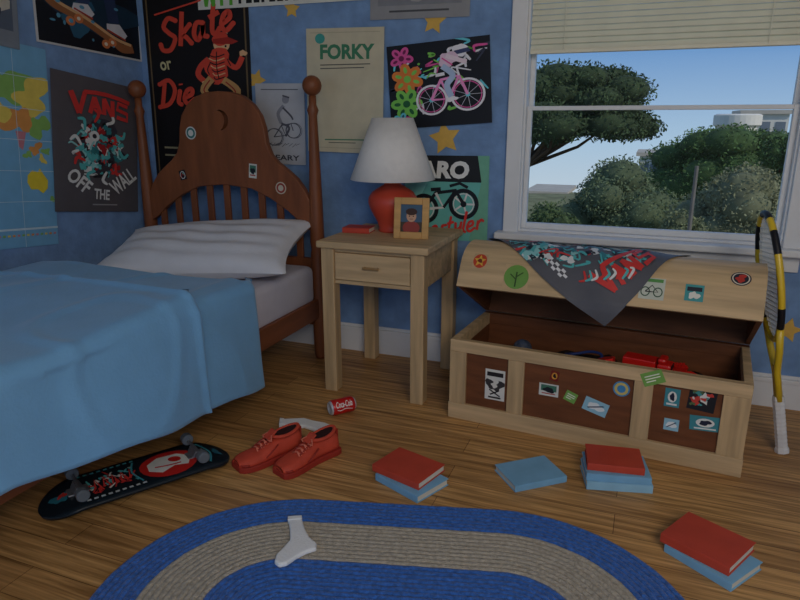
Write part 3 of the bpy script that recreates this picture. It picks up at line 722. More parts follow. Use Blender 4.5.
for s in (-1,1):
    MB().tube([(0,s*.088*K,hc-.178*K),(0,s*.058*K,.40*K),(0,s*.026*K,.345*K),(0,s*.009,.31*K),(0,s*.009,.20*K)],.0125,10,up=(1,0,0)).build('throat',YEL,ra,smooth=True)
MB().prism([(-.012,.21*K),(.012,.21*K),(.018*K,.335*K),(-.018*K,.335*K)],lambda p:(-.010,p[0],p[1]),lambda p:(.010,p[0],p[1])).build('shaft',YEL,ra,bevel=.004)
g=MB(); prf=[(.0,0),(.025,0),(.025,.014),(.021,.022)]
for k in range(12): z=.022+k*(.19*K)/12; prf+=[(.0200,z+.001),(.0214,z+.007)]
prf+=[(.0195,.218*K),(0,.218*K)]
g.lathe(prf,n=8,caps=False).build('grip',M((222,220,218),.7,.05,20,name='white_grip'),ra,smooth=False)

# ---------------- rug ----------------
rc=(-.50,1.215); ra_=R(15.5); rg=empty('rug',(rc[0],rc[1],0),ra_,'oval braided rug in blue with a grey-beige ring on the floor','rug')
RBL=M((52,104,184),.95,.35,70,.9,bscale=130,name='blue_braid',sheen=.2); RBG=M((178,168,152),.95,.22,70,.9,bscale=130,name='beige_braid',sheen=.2)
EXT=.285
def rings(r0,r1,nr,ext):
    b=MB(); w=(r0-r1)/nr
    for i in range(nr):
        r=r0-w*(i+.5); pts=[]
        for sx,a0 in ((1,-PI/2),(-1,PI/2)):
            for k in range(28):
                a=a0+PI*k/27; pts.append((sx*ext+r*math.cos(a),r*math.sin(a),.0085))
        P=[]
        for q in range(len(pts)):
            A_=Vector(pts[q]);B_=Vector(pts[(q+1)%len(pts)]); L=(B_-A_).length; m=max(1,int(L/.03))
            for t in range(m): 
                v=A_.lerp(B_,t/m)
                if P and (v-P[-1]).length<1e-5: continue
                P.append(v)
        if (P[0]-P[-1]).length<1e-5: P.pop()
        rad=[w*.56*(1+.08*math.sin(j*2.2+i)) for j in range(len(P))]
        b.tube(P,rad,8,closed=True,flat=.7)
    return b
rings(.49,.37,7,EXT).build('outer_band',RBL,rg,smooth=True)
rings(.37,.198,10,EXT).build('middle_band',RBG,rg,smooth=True)
b=rings(.198,.012,11,EXT); b.box(-EXT,EXT,-.03,.03,.002,.012)
b.build('center',RBL,rg,smooth=True)

# ---------------- skateboard (upside down) ----------------
q0=PF(40,511,.02);q1=PF(226,452,.02); sc_=(q0+q1)/2; ang=math.atan2(q1.y-q0.y,q1.x-q0.x); SL=(q1-q0).length+.01
sk=empty('skateboard',(sc_.x,sc_.y,0),ang,'black skateboard lying upside down with wheels up by the bed','skateboard')
SWd=.108
def deckz(x): 
    k=max(0,abs(x)-SL*.32)/(SL*.18); return .045-.034*min(k,1)**1.3
def halfw(x):
    h=SL/2; d=abs(x)-(h-SWd)
    return SWd if d<=0 else math.sqrt(max(0,SWd**2-d*d))
nx=60; vs=[];fs=[]
for i in range(nx+1):
    x=-SL/2*math.cos(PI*i/nx)
    for j in range(9):
        y=halfw(x)*(j/4-1); vs.append((x,y,deckz(x)+.004-(y/SWd)**2*.004))
for i in range(nx):
    for j in range(8): a=i*9+j; fs.append((a,a+9,a+10,a+1))
deck=MB().add(vs,fs).build('deck',M((24,34,42),.35,.08,20,name='deck_print'),sk,smooth=True,solid=.010,so=-1)
c=Canvas(200,56,(24,26,32)); rnd=random.Random(21)
c.ell(132,29,32,22,(204,44,40)); c.poly([(110,22),(124,14),(146,16),(158,27),(150,40),(136,36),(120,42),(108,34)],(232,230,224)); c.ell(140,25,7,5,(204,44,40),20); c.line([(116,30),(130,33),(144,34)],2,(204,44,40),smooth=True)
for k in range(46):
    x,y=44+rnd.random()*50,14+rnd.random()*26; q=[(214,58,54),(214,58,54),(90,184,190),(224,224,220)][k%4]
    c.line([(x,y),(x+rnd.uniform(-4,4),y+rnd.uniform(-5,5)),(x+rnd.uniform(-6,6),y+rnd.uniform(-6,6))],rnd.uniform(1.2,2.6),q,smooth=True,taper=True)
for k in range(5): c.line([(52+k*9,36),(55+k*9,20),(58+k*9,36)],2.2,(222,64,58))
for k in range(9): c.rect(40+k*7,5,44+k*7,7.5,(90,180,190))
for k in range(9): c.rect(40+k*7,48,44+k*7,50.5,(190,200,205))
c.line([(172,8),(180,28),(172,48)],2.4,(70,160,176),smooth=True); c.line([(98,10),(92,28),(98,46)],2,(70,160,176),smooth=True); c.blob(20,28,8,(50,120,136),3,am=.6); c.blob(22,26,4,(200,60,54),8,am=.6); c.blob(188,28,5,(50,110,130),6,am=.6)
def dm(u,v,o):
    x=(u-.5)*SL*.98; y=(.5-v)*2*SWd; return (x,y,deckz(x)+.0045-(y/SWd)**2*.004+o)
V_,F_,I_=c.refined(6)
bq=MB(); mats=[M(cc,.35,.05,25,name='print_ink') for cc in c.m]; bq.V=[dm(x/200,y/56,.0006+l*.00004) for x,y,l in V_]; bq.F=F_; bq.I=I_
bq.build('graphic',mats,deck)
GRY=M((150,152,158),.4,.06,20,metal=.7,name='truck_metal'); WHL=M((104,112,120),.45,.06,20,name='grey_urethane')
for sx in (-1,1):
    x=sx*SL*.31
    MB().box(x-.032,x+.032,-.024,.024,.046,.053).prism([(-.018,.052),(.018,.052),(.008,.074),(-.008,.074)],lambda p:(x+p[0],-.03,p[1]),lambda p:(x+p[0],.03,p[1])).tube([(x,-.086,.076),(x,.086,.076)],.005,10).build('truck',GRY,sk,bevel=.002)
    for sy in (-1,1):
        MB().lathe([(.006,-.016),(.017,-.016),(.0205,-.012),(.0205,.012),(.017,.016),(.006,.016)],n=22,mt=Matrix.Translation((x,sy*.080,.076))@Matrix.Rotation(PI/2,4,'X')).build('wheel',WHL,sk,bevel=.001)

# ---------------- shoes ----------------
SR=M((200,74,52),.65,.10,25,.15,name='red_canvas'); SRD=M((160,50,38),.6,.08,25,name='red_rubber'); LCE=M((226,124,100),.7,.05,25,name='red_lace'); HOLE_SHADE=M((50,22,20),.9,.1,20,name='lining')  # last material is dark, standing in for shade inside the shoe
HK=.86
def shoe(loc,rz,label,mirror=1):
    r=empty('sneaker',loc,rz,label,'shoe','pair of red sneakers on the floor')
    st=[(-.130,.022,.060),(-.124,.032,.080),(-.105,.038,.084),(-.075,.038,.078),(-.045,.038,.074),(-.015,.039,.074),(.015,.043,.064),(.045,.047,.050),(.075,.049,.043),(.100,.047,.039),(.118,.040,.034),(.129,.026,.027)]
    off=[mirror*(.006*math.sin((x+.13)*12)) for x,_,_ in st]
    P=[(x,w+.006+o) for (x,w,h),o in zip(st,off)]+[(x,-w-.006+o) for (x,w,h),o in reversed(list(zip(st,off)))]
    MB().prism(P,lambda p:(p[0]*1.03,p[1],0),lambda p:(p[0]*1.03,p[1],.022)).build('sole',SRD,r,bevel=.003)
    vs=[];fs=[];m=15
    for (x,w,h),o in zip(st,off):
        for k in range(m):
            a=PI*k/(m-1); cx=math.cos(a); sx=math.sin(a)
            vs.append((x,o+w*math.copysign(abs(cx)**.7,cx)*(1-.12*sx*(x<0)),.014+h*HK*abs(sx)**.65))
    for i in range(len(st)-1):
        for k in range(m-1): a=i*m+k; fs.append((a,a+1,a+m+1,a+m))
        a=i*m; fs.append((a,a+m,a+2*m-1,a+m-1))
    fs.append(tuple(range(m))); fs.append(tuple((len(st)-1)*m+k for k in range(m))[::-1])
    MB().add(vs,fs).build('upper',SR,r,smooth=True,sub=1)
    dz=-.013
    ring=[(-.070+.054*math.cos(t),.002*mirror+.029*math.sin(t),.099+dz+.006*math.cos(t)**2-.006*math.cos(t)) for t in [2*PI*k/28 for k in range(28)]]
    MB().tube(ring,.0070,8,closed=True).build('collar',SR,r,smooth=True)
    MB().add([(x*.97-.002,y*.9,z+.002) for x,y,z in ring],[tuple(range(28))]).build('shade_disc',HOLE_SHADE,r)  # dark disc across the collar paints the shaded hollow
    MB().box(-.032,.012,-.018,.018,.0,.007,Matrix.Translation((-.004,0,.099+dz))@Matrix.Rotation(R(34),4,'Y')).build('tongue',SR,r,bevel=.003)
    ys=[(.000,.093+dz*.95),(.016,.087+dz*.85),(.032,.078+dz*.75),(.048,.069+dz*.65)]
    for s in (-1,1): MB().tube([(x,s*.018,z-.003) for x,z in ys],.0035,6).build('eyestay',SRD,r,smooth=True)
    for i_,(x,z) in enumerate(ys):
        for q in (-1,1): MB().tube([(x-q*.005,-.021,z-.006),(x,0,z+.003),(x+q*.005,.021,z-.006)],.0030,6).build('lace',LCE,r,smooth=True)
    for s in (-1,1): MB().tube([(.0,0,.098+dz),(-.008,s*.016,.108+dz),(.004,s*.032,.095+dz),(.010,s*.014,.097+dz)],.0030,6).build('lace_bow',LCE,r,smooth=True)
    tc_=[(.1+.028*math.cos(t),mirror*.002+.046*math.sin(t),.026) for t in [-PI/2+PI*k/12 for k in range(13)]]
    MB().tube(tc_,.004,6).build('toe_bumper',SRD,r,smooth=True)
    for s in (-1,1):
        MB().tube([(.035,s*.048,.034),(.005,s*.044,.050),(-.02,s*.039,.064)],.003,6).build('side_stripe',SRD,r,smooth=True)
    MB().box(-.135,-.126,-.013,.013,.022,.092).build('heel_tab',SRD,r,bevel=.003)
t0=PF(236,470);h0=PF(300,447); t1=PF(282,475);h1=PF(333,451)
shoe(((t0.x+h0.x)/2,(t0.y+h0.y)/2,0),math.atan2(t0.y-h0.y,t0.x-h0.x),'red low-top sneaker farther from the rug, nearer the skateboard')
shoe(((t1.x+h1.x)/2,(t1.y+h1.y)/2,0),math.atan2(t1.y-h1.y,t1.x-h1.x),'red low-top sneaker on the right, with a white sock behind it',-1)
# ---------------- socks ----------------
SK=M((238,238,238),.85,.03,30,.3,bscale=160,name='white_knit')
def sock(px,zb,th,label):
    P=[PF(u,v,zb) for u,v in px]; c=sum(P,Vector())/len(P)
    r=empty('sock',(c.x,c.y,zb),0,label,'sock')
    L=[(p.x-c.x,p.y-c.y) for p in P]
    bm=MB(); bm.prism(L,lambda p:(p[0],p[1],0),lambda p:(p[0]*.96,p[1]*.96,th)).build('knit_foot',SK,r,bevel=th*.4,seg=3,smooth=False)
    a=Vector(L[0]);b_=Vector(L[1]); m=(a+b_)/2; o=-m.normalized()*.016
    q=[a*1.03,b_*1.03,b_+o,a+o]
    MB().prism([tuple(x) for x in q],lambda p:(p[0],p[1],-.0005),lambda p:(p[0],p[1],th+.002)).build('cuff',SK,r,bevel=.003)
sock([(288,521),(302,520),(305,531),(310,540),(317,546),(317,552),(307,555),(297,560),(287,567),(279,569),(274,565),(276,558),(283,551),(290,543),(290,532)],.0165,.014,'white ankle sock lying on the braided rug')
sock([(280,428),(281,422),(304,421),(315,424),(326,426),(336,430),(337,435),(330,437),(316,433),(304,429)],.0008,.018,'white ankle sock lying on the floor behind the red sneakers')
# ---------------- can ----------------
p=PF(342,413); ca=empty('drink_can',(p.x,p.y,.034),YAW+R(30),'red drink can with white lettering lying on its side on the floor','can')
LY=Matrix.Rotation(PI/2,4,'Y'); cl=.056; cr_=.033
MB().lathe([(.024,-cl),(.030,-cl+.006),(cr_,-cl+.014),(cr_,cl-.014),(.030,cl-.006),(.024,cl)],n=32,mt=LY,caps=False).build('can_body',[M((206,24,26),.3,.03,10,metal=.1,name='red_can',spec=.6)],ca,smooth=True)
ALU=M((206,208,212),.35,.03,10,metal=.3,name='aluminium')
for sg in (-1,1):
    MB().lathe([(.0,sg*(cl-.003)),(.020,sg*(cl-.003)),(.022,sg*(cl+.001)),(.0255,sg*(cl+.001)),(.0262,sg*(cl-.001)),(.0305,sg*(cl-.0065))],n=24,mt=LY,caps=False).build('end',ALU,ca,smooth=True)
c=Canvas(90,50,(200,24,26)); c.text('Coca-Cola',45,23,80,20,(240,238,234),bold=.02,shear=.25); c.line([(8,38),(25,42),(50,38),(82,43)],2.4,(235,232,228),smooth=True)
def cm_(x,y,l): 
    a=R(32)+R(120)*(.5-y/50); X=(x/90-.5)*2*(cl-.014); rr=cr_+.0005+l*.0001; return (X,-rr*math.cos(a),rr*math.sin(a))
V_,F_,I_=c.refined(4)
bq=MB(); bq.V=[cm_(*v) for v in V_]; bq.F=F_; bq.I=I_; bq.build('lettering',[flat(cc) for cc in c.m],ca)

# ---------------- posters ----------------
c=Canvas(160,195,(120,176,212))
G,Y_,OR,PK=(136,182,96),(228,204,96),(220,150,80),(200,130,140)
c.blob(112,40,26,G,3,sy=.7,am=.6,n=40); c.blob(140,48,20,Y_,5,sy=.8,am=.6,n=40); c.blob(125,72,17,OR,8,sy=.8,am=.6,n=40); c.blob(146,76,11,G,9,am=.6); c.blob(100,66,12,Y_,4); c.poly([(118,82),(130,82),(125,100),(121,97)],PK)
c.blob(140,98,6,OR,12,am=.7); c.blob(152,100,4,G,13,am=.7); c.blob(147,108,4,Y_,15,am=.7); c.blob(130,104,4,G,25,am=.7)
c.poly([(128,124),(134,119),(140,121),(143,117),(147,123),(152,129),(151,137),(145,142),(139,138),(131,138),(127,131)],(232,206,60)); c.blob(156,148,3,G,2); c.blob(20,60,24,OR,33,sy=1.1); c.blob(60,95,22,G,34,sy=1.3); c.blob(58,50,14,Y_,35)
for y in (30,60,90,120,150): c.line([(0,y),(160,y)],.5,(200,220,230))
for x in (40,80,120): c.line([(x,0),(x,195)],.5,(200,220,230))
c.rect(0,176,160,178,(200,220,230)); 
for k in range(28): c.rect(8+k*5.4,182,11+k*5.4,184,[G,Y_,OR,PK][k%4])
on_wall(c,'world_map',[(-110,22),(49,46),(52,236),(-110,270)],'left',.004,'blue world map with yellow and green countries on the left wall','map')
c=Canvas(76,80,(128,136,146)); c.rect(6,6,70,60,(90,100,116)); c.blob(40,34,20,(196,190,176),3,am=.6); c.blob(46,40,10,(60,66,80),7)
on_wall(c,'poster',[(-60,-40),(15,-20),(16,46),(-60,36)],'left',.010,'pale grey poster partly cut off above the world map')
# skateboard poster
c=Canvas(106,100,(206,206,206)); c.rect(2,2,104,98,(22,26,34)); c.blob(55,62,38,(28,52,70),3,am=.5,sy=.6); c.blob(40,70,14,(44,90,116),5,am=.8)
c.line([(12,56),(20,62),(46,70),(74,84),(84,90),(96,88)],9,(150,96,60),smooth=True); c.line([(14,54),(24,60),(48,68),(76,81),(94,85)],3,(214,170,120),smooth=True)
for x,y in ((32,74),(40,70),(66,89),(73,86)): c.ell(x,y,4.4,4.4,(206,120,70)); c.ell(x,y,1.8,1.8,(230,220,200))
c.line([(40,8),(48,36),(44,56)],12,(54,70,104),smooth=True); c.line([(64,6),(72,40),(76,66)],12,(44,58,90),smooth=True)
c.poly([(36,56),(50,54),(56,62),(52,67),(34,62)],(206,206,210)); c.poly([(68,68),(82,66),(90,76),(86,81),(68,75)],(206,206,210)); c.line([(36,61),(54,67)],1.8,(170,60,46)); c.line([(68,74),(88,81)],1.8,(170,60,46))
for k in range(12): 
    rnd=random.Random(k+80); c.ell(8+rnd.random()*90,50+rnd.random()*44,1+rnd.random()*1.6,1+rnd.random()*1.2,(90,150,180))
on_wall(c,'poster',[(31,-60),(138,-42),(137,57),(32,45)],'left',.004,'black poster of a skateboarder in mid jump, top of the left wall')
# lettering poster
c=Canvas(86,126,(92,88,92))
monster(c,44,64,1.2,5,120)
c.ell(38,54,5,5,WT); c.ell(38,54,2.2,2.2,DK)
c.long_bar(46,22,60,21,RD,arch=4)
c.text('OFF',22,97,24,14,WT,rot=38,bold=.03); c.text('THE',44,109,16,10,WT,rot=4,bold=.03); c.text('WALL',67,95,30,15,WT,rot=-38,bold=.03)
c.line([(34,119),(60,119)],1.2,(160,160,160))
on_wall(c,'poster',[(49,70),(134,87),(136,212),(52,211)],'left',.013,'dark grey poster with red lettering and teal creature art behind the bed')
# skate or die
c=Canvas(104,232,(30,26,26)); BO=(150,140,110)
c.rect(3,3,101,229,(110,92,66)); c.rect(4.5,4.5,99.5,227.5,(26,24,26))
S2=(214,74,56); S3=(164,48,40); BN=(228,182,136); KB=(30,24,26)
def g(x,y): return (54+(x-46)*.82,80+(y-82)*.86)
def gl_(P,w,cc,**k): c.line([g(*p) for p in P],w,cc,smooth=len(P)>2,**k)
def gb(x,y,r,cc,seed,**k): q=g(x,y); c.blob(q[0],q[1],r,cc,seed,**k)
gb(74,96,7.5,BN,7,am=.15); gb(73,90,8,S2,5,am=.12,sy=.8); c.poly([g(*p) for p in ((64,90),(82,88),(94,93),(86,96),(64,95))],S3); gl_([(70,100),(80,102)],1,(60,30,26)); q=g(79,98); c.ell(q[0],q[1],1,1.2,KB)
gl_([(66,84),(74,80),(82,84)],1,BN)
gb(68,120,12.5,S2,5,am=.3,sy=1.3); gl_([(58,112),(48,120),(44,130),(52,138)],5.5,S2); gl_([(78,114),(90,122),(98,110)],5.2,S2); gb(53,140,3.2,BN,3); gb(99,106,3.2,BN,4)
for k in range(7): gl_([(57+k*1.0,107+k*4.2),(66,110+k*4.2),(77,107+k*4.2)],1.1,[KB,BN][k%2])
gl_([(68,104),(67,120),(69,134)],1,KB); gl_([(60,116),(56,124),(58,130)],1,KB); gl_([(80,112),(84,120)],1,KB)
gl_([(60,134),(50,148),(62,160)],7.6,(196,150,96)); gl_([(74,136),(90,148),(82,162)],7.6,(196,150,96)); gl_([(58,136),(50,148),(60,158)],1.3,S3); gl_([(77,138),(88,149),(82,160)],1.3,S3); gl_([(64,138),(56,148),(65,157)],1,KB); gl_([(72,140),(82,148),(77,158)],1,KB)
gb(62,166,5,(224,216,190),6,sy=.6); gb(84,168,5,(224,216,190),7,sy=.6); gl_([(44,162),(54,172),(88,175),(102,166)],3.6,S2)
for x in (60,86): q=g(x,180); c.ell(q[0],q[1],3,3,BN); c.ell(q[0],q[1],1.2,1.2,S3)
c.script('Skate',12,70,80,30,S2,rot=-17,sw=4.6,sl=.32); c.text('or',20,112,12,9,(206,196,150),rot=-8,bold=.02); c.script('Die',10,128,40,27,S2,rot=-8,sw=4.4,sl=.25)
c.line([(12,62),(60,50)],1.6,S2)
c.rect(12,196,92,198,BO); c.rect(12,204,92,206,BO); c.rect(20,212,84,214,BO)
c.line([(10,10),(94,10)],1,BO)
on_wall(c,'poster',[(146,-50),(248,-58),(254,178),(152,184)],'back',.004,'black poster with red script and an orange-red skater behind the headboard')
# strip
c=Canvas(170,48,(222,222,214)); GN=(96,176,62)
for P in ([(6,14),(9,45)],[(9,45),(13,26)],[(13,26),(17,45)],[(17,45),(20,14)],[(26,14),(26,45)],[(24,30),(36,30)],[(36,14),(36,45)]): c.line(P,3.4,GN)
for k in range(12): c.rect(44+k*8,24,44+k*8+(6 if k%3 else 3),44,(30,34,34))
c.ell(150,34,6,6,GN)
on_wall(c,'banner_poster',[(197,-36),(367,-48),(369,-2),(199,12)],'back',.008,'white paper strip with green and black lettering, cut by the top edge')
c=Canvas(100,80,(150,150,152)); c.rect(8,5,92,66,(132,134,140)); c.blob(50,40,20,(160,160,160),5); c.line([(20,72),(80,72)],2,(80,80,84))
on_wall(c,'poster',[(370,-60),(471,-64),(472,20),(372,17)],'back',.006,'plain grey poster at the top of the wall, above the pink bicycle poster')
# small line drawing
c=Canvas(50,82,(186,188,194)); D2=(84,86,98)
for sw,ox in ((1.0,0),(.5,1.2)):
    c.ring(18+ox,54,9,sw,D2); c.ring(38+ox,47,8,sw,D2)
c.line([(18,54),(26,42),(36,40),(38,47)],1.2,D2); c.line([(26,42),(30,52),(18,54)],1,D2); c.line([(26,40),(23,30),(29,22)],3.4,(140,142,152),smooth=True); c.ell(31,16,3.6,4,(140,142,152)); c.line([(28,12),(35,14)],1.6,D2); c.line([(28,24),(36,32),(38,36)],1.8,D2,smooth=True); c.line([(26,40),(34,44),(30,53)],2.2,D2,smooth=True)
for k in range(10): c.line([(8+k*3.6,62+k%3),(12+k*3.6,60)],.5,D2)
c.text('LEARY',29,75,30,5.5,(60,62,74),bold=.02); c.line([(6,6),(44,6)],.8,D2)
on_wall(c,'poster',[(257,85),(305,82),(307,166),(259,162)],'back',.010,'small pale poster with a line-drawn bicycle rider right of the headboard arch')
# green capitals
c=Canvas(77,125,(206,196,168)); GR=(66,130,96)
c.ell(14,10,5,5,(70,160,150)); c.text('FORKY',41,23,54,15,GR,bold=.04); c.line([(14,36),(64,35)],1,(90,90,84)); c.line([(14,39.5),(58,38.5)],1,(90,90,84)); c.line([(18,112),(60,111)],1.2,GR); c.line([(22,115),(50,114.5)],.8,(90,90,84)); c.rect(4,4,73,4.6,(180,170,144)); c.rect(4,120,73,120.6,(180,170,144))
on_wall(c,'poster',[(308,30),(385,26),(384,155),(309,150)],'back',.012,'tall beige poster with green capital lettering above the lamp')
# bmx
c=Canvas(102,88,(22,24,32)); PKK,CY,LG=(226,90,160),(110,210,225),(130,206,90)
for k in range(40):
    rnd=random.Random(k+50); x,y=6+rnd.random()*90,5+rnd.random()*(70 if k<14 else 34)
    c.line([(x,y),(x+rnd.uniform(-8,8),y+rnd.uniform(-8,8)),(x+rnd.uniform(-12,12),y+rnd.uniform(-9,9))],1.2+rnd.random()*2.2,[PKK,CY,(60,64,84),LG,(230,230,236)][k%5],smooth=True,taper=True)
c.flower(15,14,12,PKK,(120,36,84),5,10); c.flower(20,36,16,(226,130,60),LG,6,20); c.flower(18,62,16,LG,(36,100,56),6,0); c.flower(12,80,9,CY,(36,90,120),5,0)
Wt=(238,236,242)
for cx_,cy_,rr in ((44,60,16),(80,57,17)):
    c.ring(cx_,cy_,rr,2.2,Wt,30); c.ring(cx_,cy_,rr-3,1,PKK,30)
    for a in range(9): c.line([(cx_,cy_),(cx_+(rr-2)*math.cos(a*.7),cy_+(rr-2)*math.sin(a*.7))],.5,(200,200,214))
    c.ell(cx_,cy_,2.4,2.4,CY)
c.line([(44,60),(54,40),(72,37),(80,57)],3,(240,150,205)); c.line([(54,40),(62,60),(44,60)],2.4,(240,150,205)); c.line([(62,60),(72,37)],2.4,(240,150,205)); c.line([(72,37),(70,28),(80,24)],2.4,Wt); c.line([(49,35),(58,34)],3.4,Wt); c.ell(62,60,3.6,3.6,Wt)
c.blob(74,12,7,Wt,3,am=.2); c.poly([(68,12),(82,10),(84,14),(69,16)],(60,70,110)); c.blob(62,20,9,(230,200,220),9,am=.3,sy=.9); c.line([(60,16),(74,22),(80,24)],4.5,(240,220,230),smooth=True); c.line([(56,26),(66,36),(60,46),(64,58)],6,(180,200,230),smooth=True); c.blob(66,60,4,Wt,4,sy=.6); c.line([(56,18),(66,26)],1.4,PKK)
on_wall(c,'poster',[(388,48),(490,34),(493,123),(392,129)],'back',.010,'black poster with a rider on a white and pink stunt bike and neon splashes')
# teal
c=Canvas(84,82,(110,190,180)); c.rect(0,0,84,25,(30,32,36)); c.text('HARO',33,13.5,64,17,(232,232,228),bold=.05,shear=.1); c.poly([(84,0),(84,82),(66,82),(77,24),(73,0)],(116,180,152)); c.poly([(0,25),(24,25),(8,56),(0,58)],(140,214,204))
K2=(26,30,36)
for cx_,cy_ in ((20,52),(60,46)):
    c.ring(cx_,cy_,15,4,K2,28); c.ring(cx_,cy_,10.5,1,WT,28)
    for a in range(5): c.line([(cx_,cy_),(cx_+11*math.cos(a*1.257),cy_+11*math.sin(a*1.257))],1.8,WT)
    c.ell(cx_,cy_,3,3,K2)
c.line([(20,52),(32,36),(52,33),(60,46)],3.4,K2); c.line([(32,36),(40,50),(20,52)],2.8,WT); c.line([(40,50),(52,33)],2.8,K2); c.line([(46,29),(56,26),(64,30)],2.8,K2); c.line([(27,33),(37,32)],3.4,K2)
c.script('Freestyler',0,66,80,18,(222,60,52),rot=-10,sw=2.5,sl=.25)
on_wall(c,'poster',[(405,154),(490,157),(487,241),(406,238)],'back',.004,'teal poster with white capitals and a black bike, behind the lamp')
def star(u,v,r,label,rot=0):
    p=PY(u,v,BACK); P=[((r if k%2==0 else r*.5)*math.sin(PI*k/5),(r if k%2==0 else r*.5)*math.cos(PI*k/5)) for k in range(10)]
    b=MB().prism(P,lambda q:(q[0],0,q[1]),lambda q:(q[0],-.002,q[1])); o=b.build('wall_star',M((220,176,84),.5,.08,30,name='yellow_star'),loc=(p.x,BACK-.001,p.z),rot=(0,R(rot),0)); tag(o,label,'star','yellow stars stuck on the blue wall')
star(434,21,.060,'yellow star on the wall just above the pink bicycle poster',8)
star(445,138,.080,'large yellow star between the pink bicycle poster and the teal poster',-10)
star(292,9,.045,'small yellow star under the white paper strip',5)
star(257,80,.055,'yellow star at the top corner of the small pale poster',20)
star(788,330,.055,'yellow star low on the wall behind the racket',10)

# ---------------- outside ----------------
GZ=-5
b=MB(); nx,ny=24,24; vs=[];fs=[]
for j in range(ny+1):
    for i in range(nx+1):
        y=6+66*j/ny; x=-30+75*i/nx; z=GZ+1.2*noise.noise(Vector((x*.07,y*.07,0)))-max(0,(y-60))**2*.05; vs.append((x,y,z))
for j in range(ny):
    for i in range(nx): a=j*(nx+1)+i; fs.append((a,a+1,a+nx+2,a+nx+1))
o=b.add(vs,fs).build('hillside_ground',M((116,118,86),.95,.3,1,name='dry_grass'),smooth=True); tag(o,kind='structure')
def tree(u,v,ru,rv,y,colr,label,n=4200,leaf=.11,clumps=16,seed=0,group=None,flatb=False,trunk=(80,60,44),name='tree',lean=0,branches=5,cr=(.24,.42),cv=0):
    rnd=random.Random(seed); c=PY(u,v,y); t=y/ray(u,v).y; k=t/F; a,bz=ru*k,rv*k
    r=empty(name,(c.x+lean,y,GZ-.3),0,label,'tree',group)
    cz=c.z-(GZ-.3); cx=-lean
    V=[];Fc=[];cl=[]
    for q in range(clumps):
        while True:
            p=Vector((rnd.uniform(-1,1),rnd.uniform(-1,1),rnd.uniform(-1 if not flatb else -.35,1)))
            if p.length<1: break
        p*=.74; z_=p.z*bz-cv*(p.x**2)*bz
        cl.append((Vector((cx+p.x*a,p.y*a*.8,cz+z_)),rnd.uniform(*cr)))
    core=MB()
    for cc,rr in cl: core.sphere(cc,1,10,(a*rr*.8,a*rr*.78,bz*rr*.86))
    for q in range(n):
        cc,rr=cl[q%clumps]
        d=Vector((rnd.gauss(0,1),rnd.gauss(0,1),rnd.gauss(0,1))).normalized()*rnd.uniform(.6,1)**.6
        p=cc+Vector((d.x*a*rr*1.1,d.y*a*rr,d.z*bz*rr*1.14))
        s=leaf*rnd.uniform(.6,1.3); e1=Vector((rnd.gauss(0,1),rnd.gauss(0,1),rnd.gauss(0,1))).normalized(); e2=e1.cross(Vector((rnd.gauss(0,1),rnd.gauss(0,1),rnd.gauss(0,1)))).normalized()
        i=len(V); V+=[p-e1*s,p+e2*s*.45,p+e1*s,p-e2*s*.45]; Fc.append((i,i+1,i+2,i+3))
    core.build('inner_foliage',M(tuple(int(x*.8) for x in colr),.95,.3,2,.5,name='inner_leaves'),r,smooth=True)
    MB().add(V,Fc).build('foliage',M(colr,.9,.22,1.2,name='leaves'),r)
    b=MB(); tw=max(.12,a*.045); top=Vector((cx,0,cz-bz*.2))
    b.tube([(0,0,0),(cx*.25,0,cz*.35),(cx*.55,0,cz*.7),tuple(top)],[tw*1.4,tw,tw*.8,tw*.5],8)
    for q in range(branches):
        cc,_=cl[q]; m=Vector((cx*.8,0,cz-bz*.9)).lerp(cc,.5)+Vector((0,0,-.1)); b.tube([(cx*.6,0,max(0,cz*.7)),tuple(m),tuple(cc)],[tw*.5,tw*.35,tw*.15],6)
    b.build('trunk',M(trunk,.9,.2,6,name='bark'),r,smooth=True)
gt='trees seen through the window'
tree(566,112,106,58,26,(64,82,52),'large dark umbrella pine reaching in from the left of the window view',32000,.075,70,1,gt,True,lean=-3.4,branches=14,cr=(.17,.30),cv=.4)
tree(616,212,66,50,20,(100,114,82),'rounded grey-green tree below the umbrella pine',26000,.05,40,2,gt,cr=(.30,.44))  # lower trees' leaf colours are blended paler to paint in haze
tree(540,240,38,34,16,(80,98,60),'low green tree at the lower left of the window view',10000,.045,16,3,gt,cr=(.34,.5))
tree(744,218,64,50,17,(128,130,98),'pale olive tree at the lower right of the window view',24000,.045,40,4,gt,cr=(.30,.44))
tree(720,164,76,42,36,(78,106,58),'wide green pine crown below the flat-roofed tower',26000,.085,42,5,gt,False,cr=(.28,.42))
tree(656,186,30,16,44,(92,112,70),'small green pine beside the low white building',5000,.10,12,6,gt,cr=(.3,.5))
tree(790,160,26,30,28,(76,102,58),'dark pine at the right edge of the window view',9000,.07,14,7,gt,cr=(.34,.5))
tree(682,240,34,30,13,(112,118,84),'bushy grey-green tree just beside the utility pole',9000,.035,14,8,gt,cr=(.34,.5))
CONC=M((214,210,200),.8,.06,1,name='pale_render'); WIN=M((110,120,130),.3,.1,1,name='window_dark')
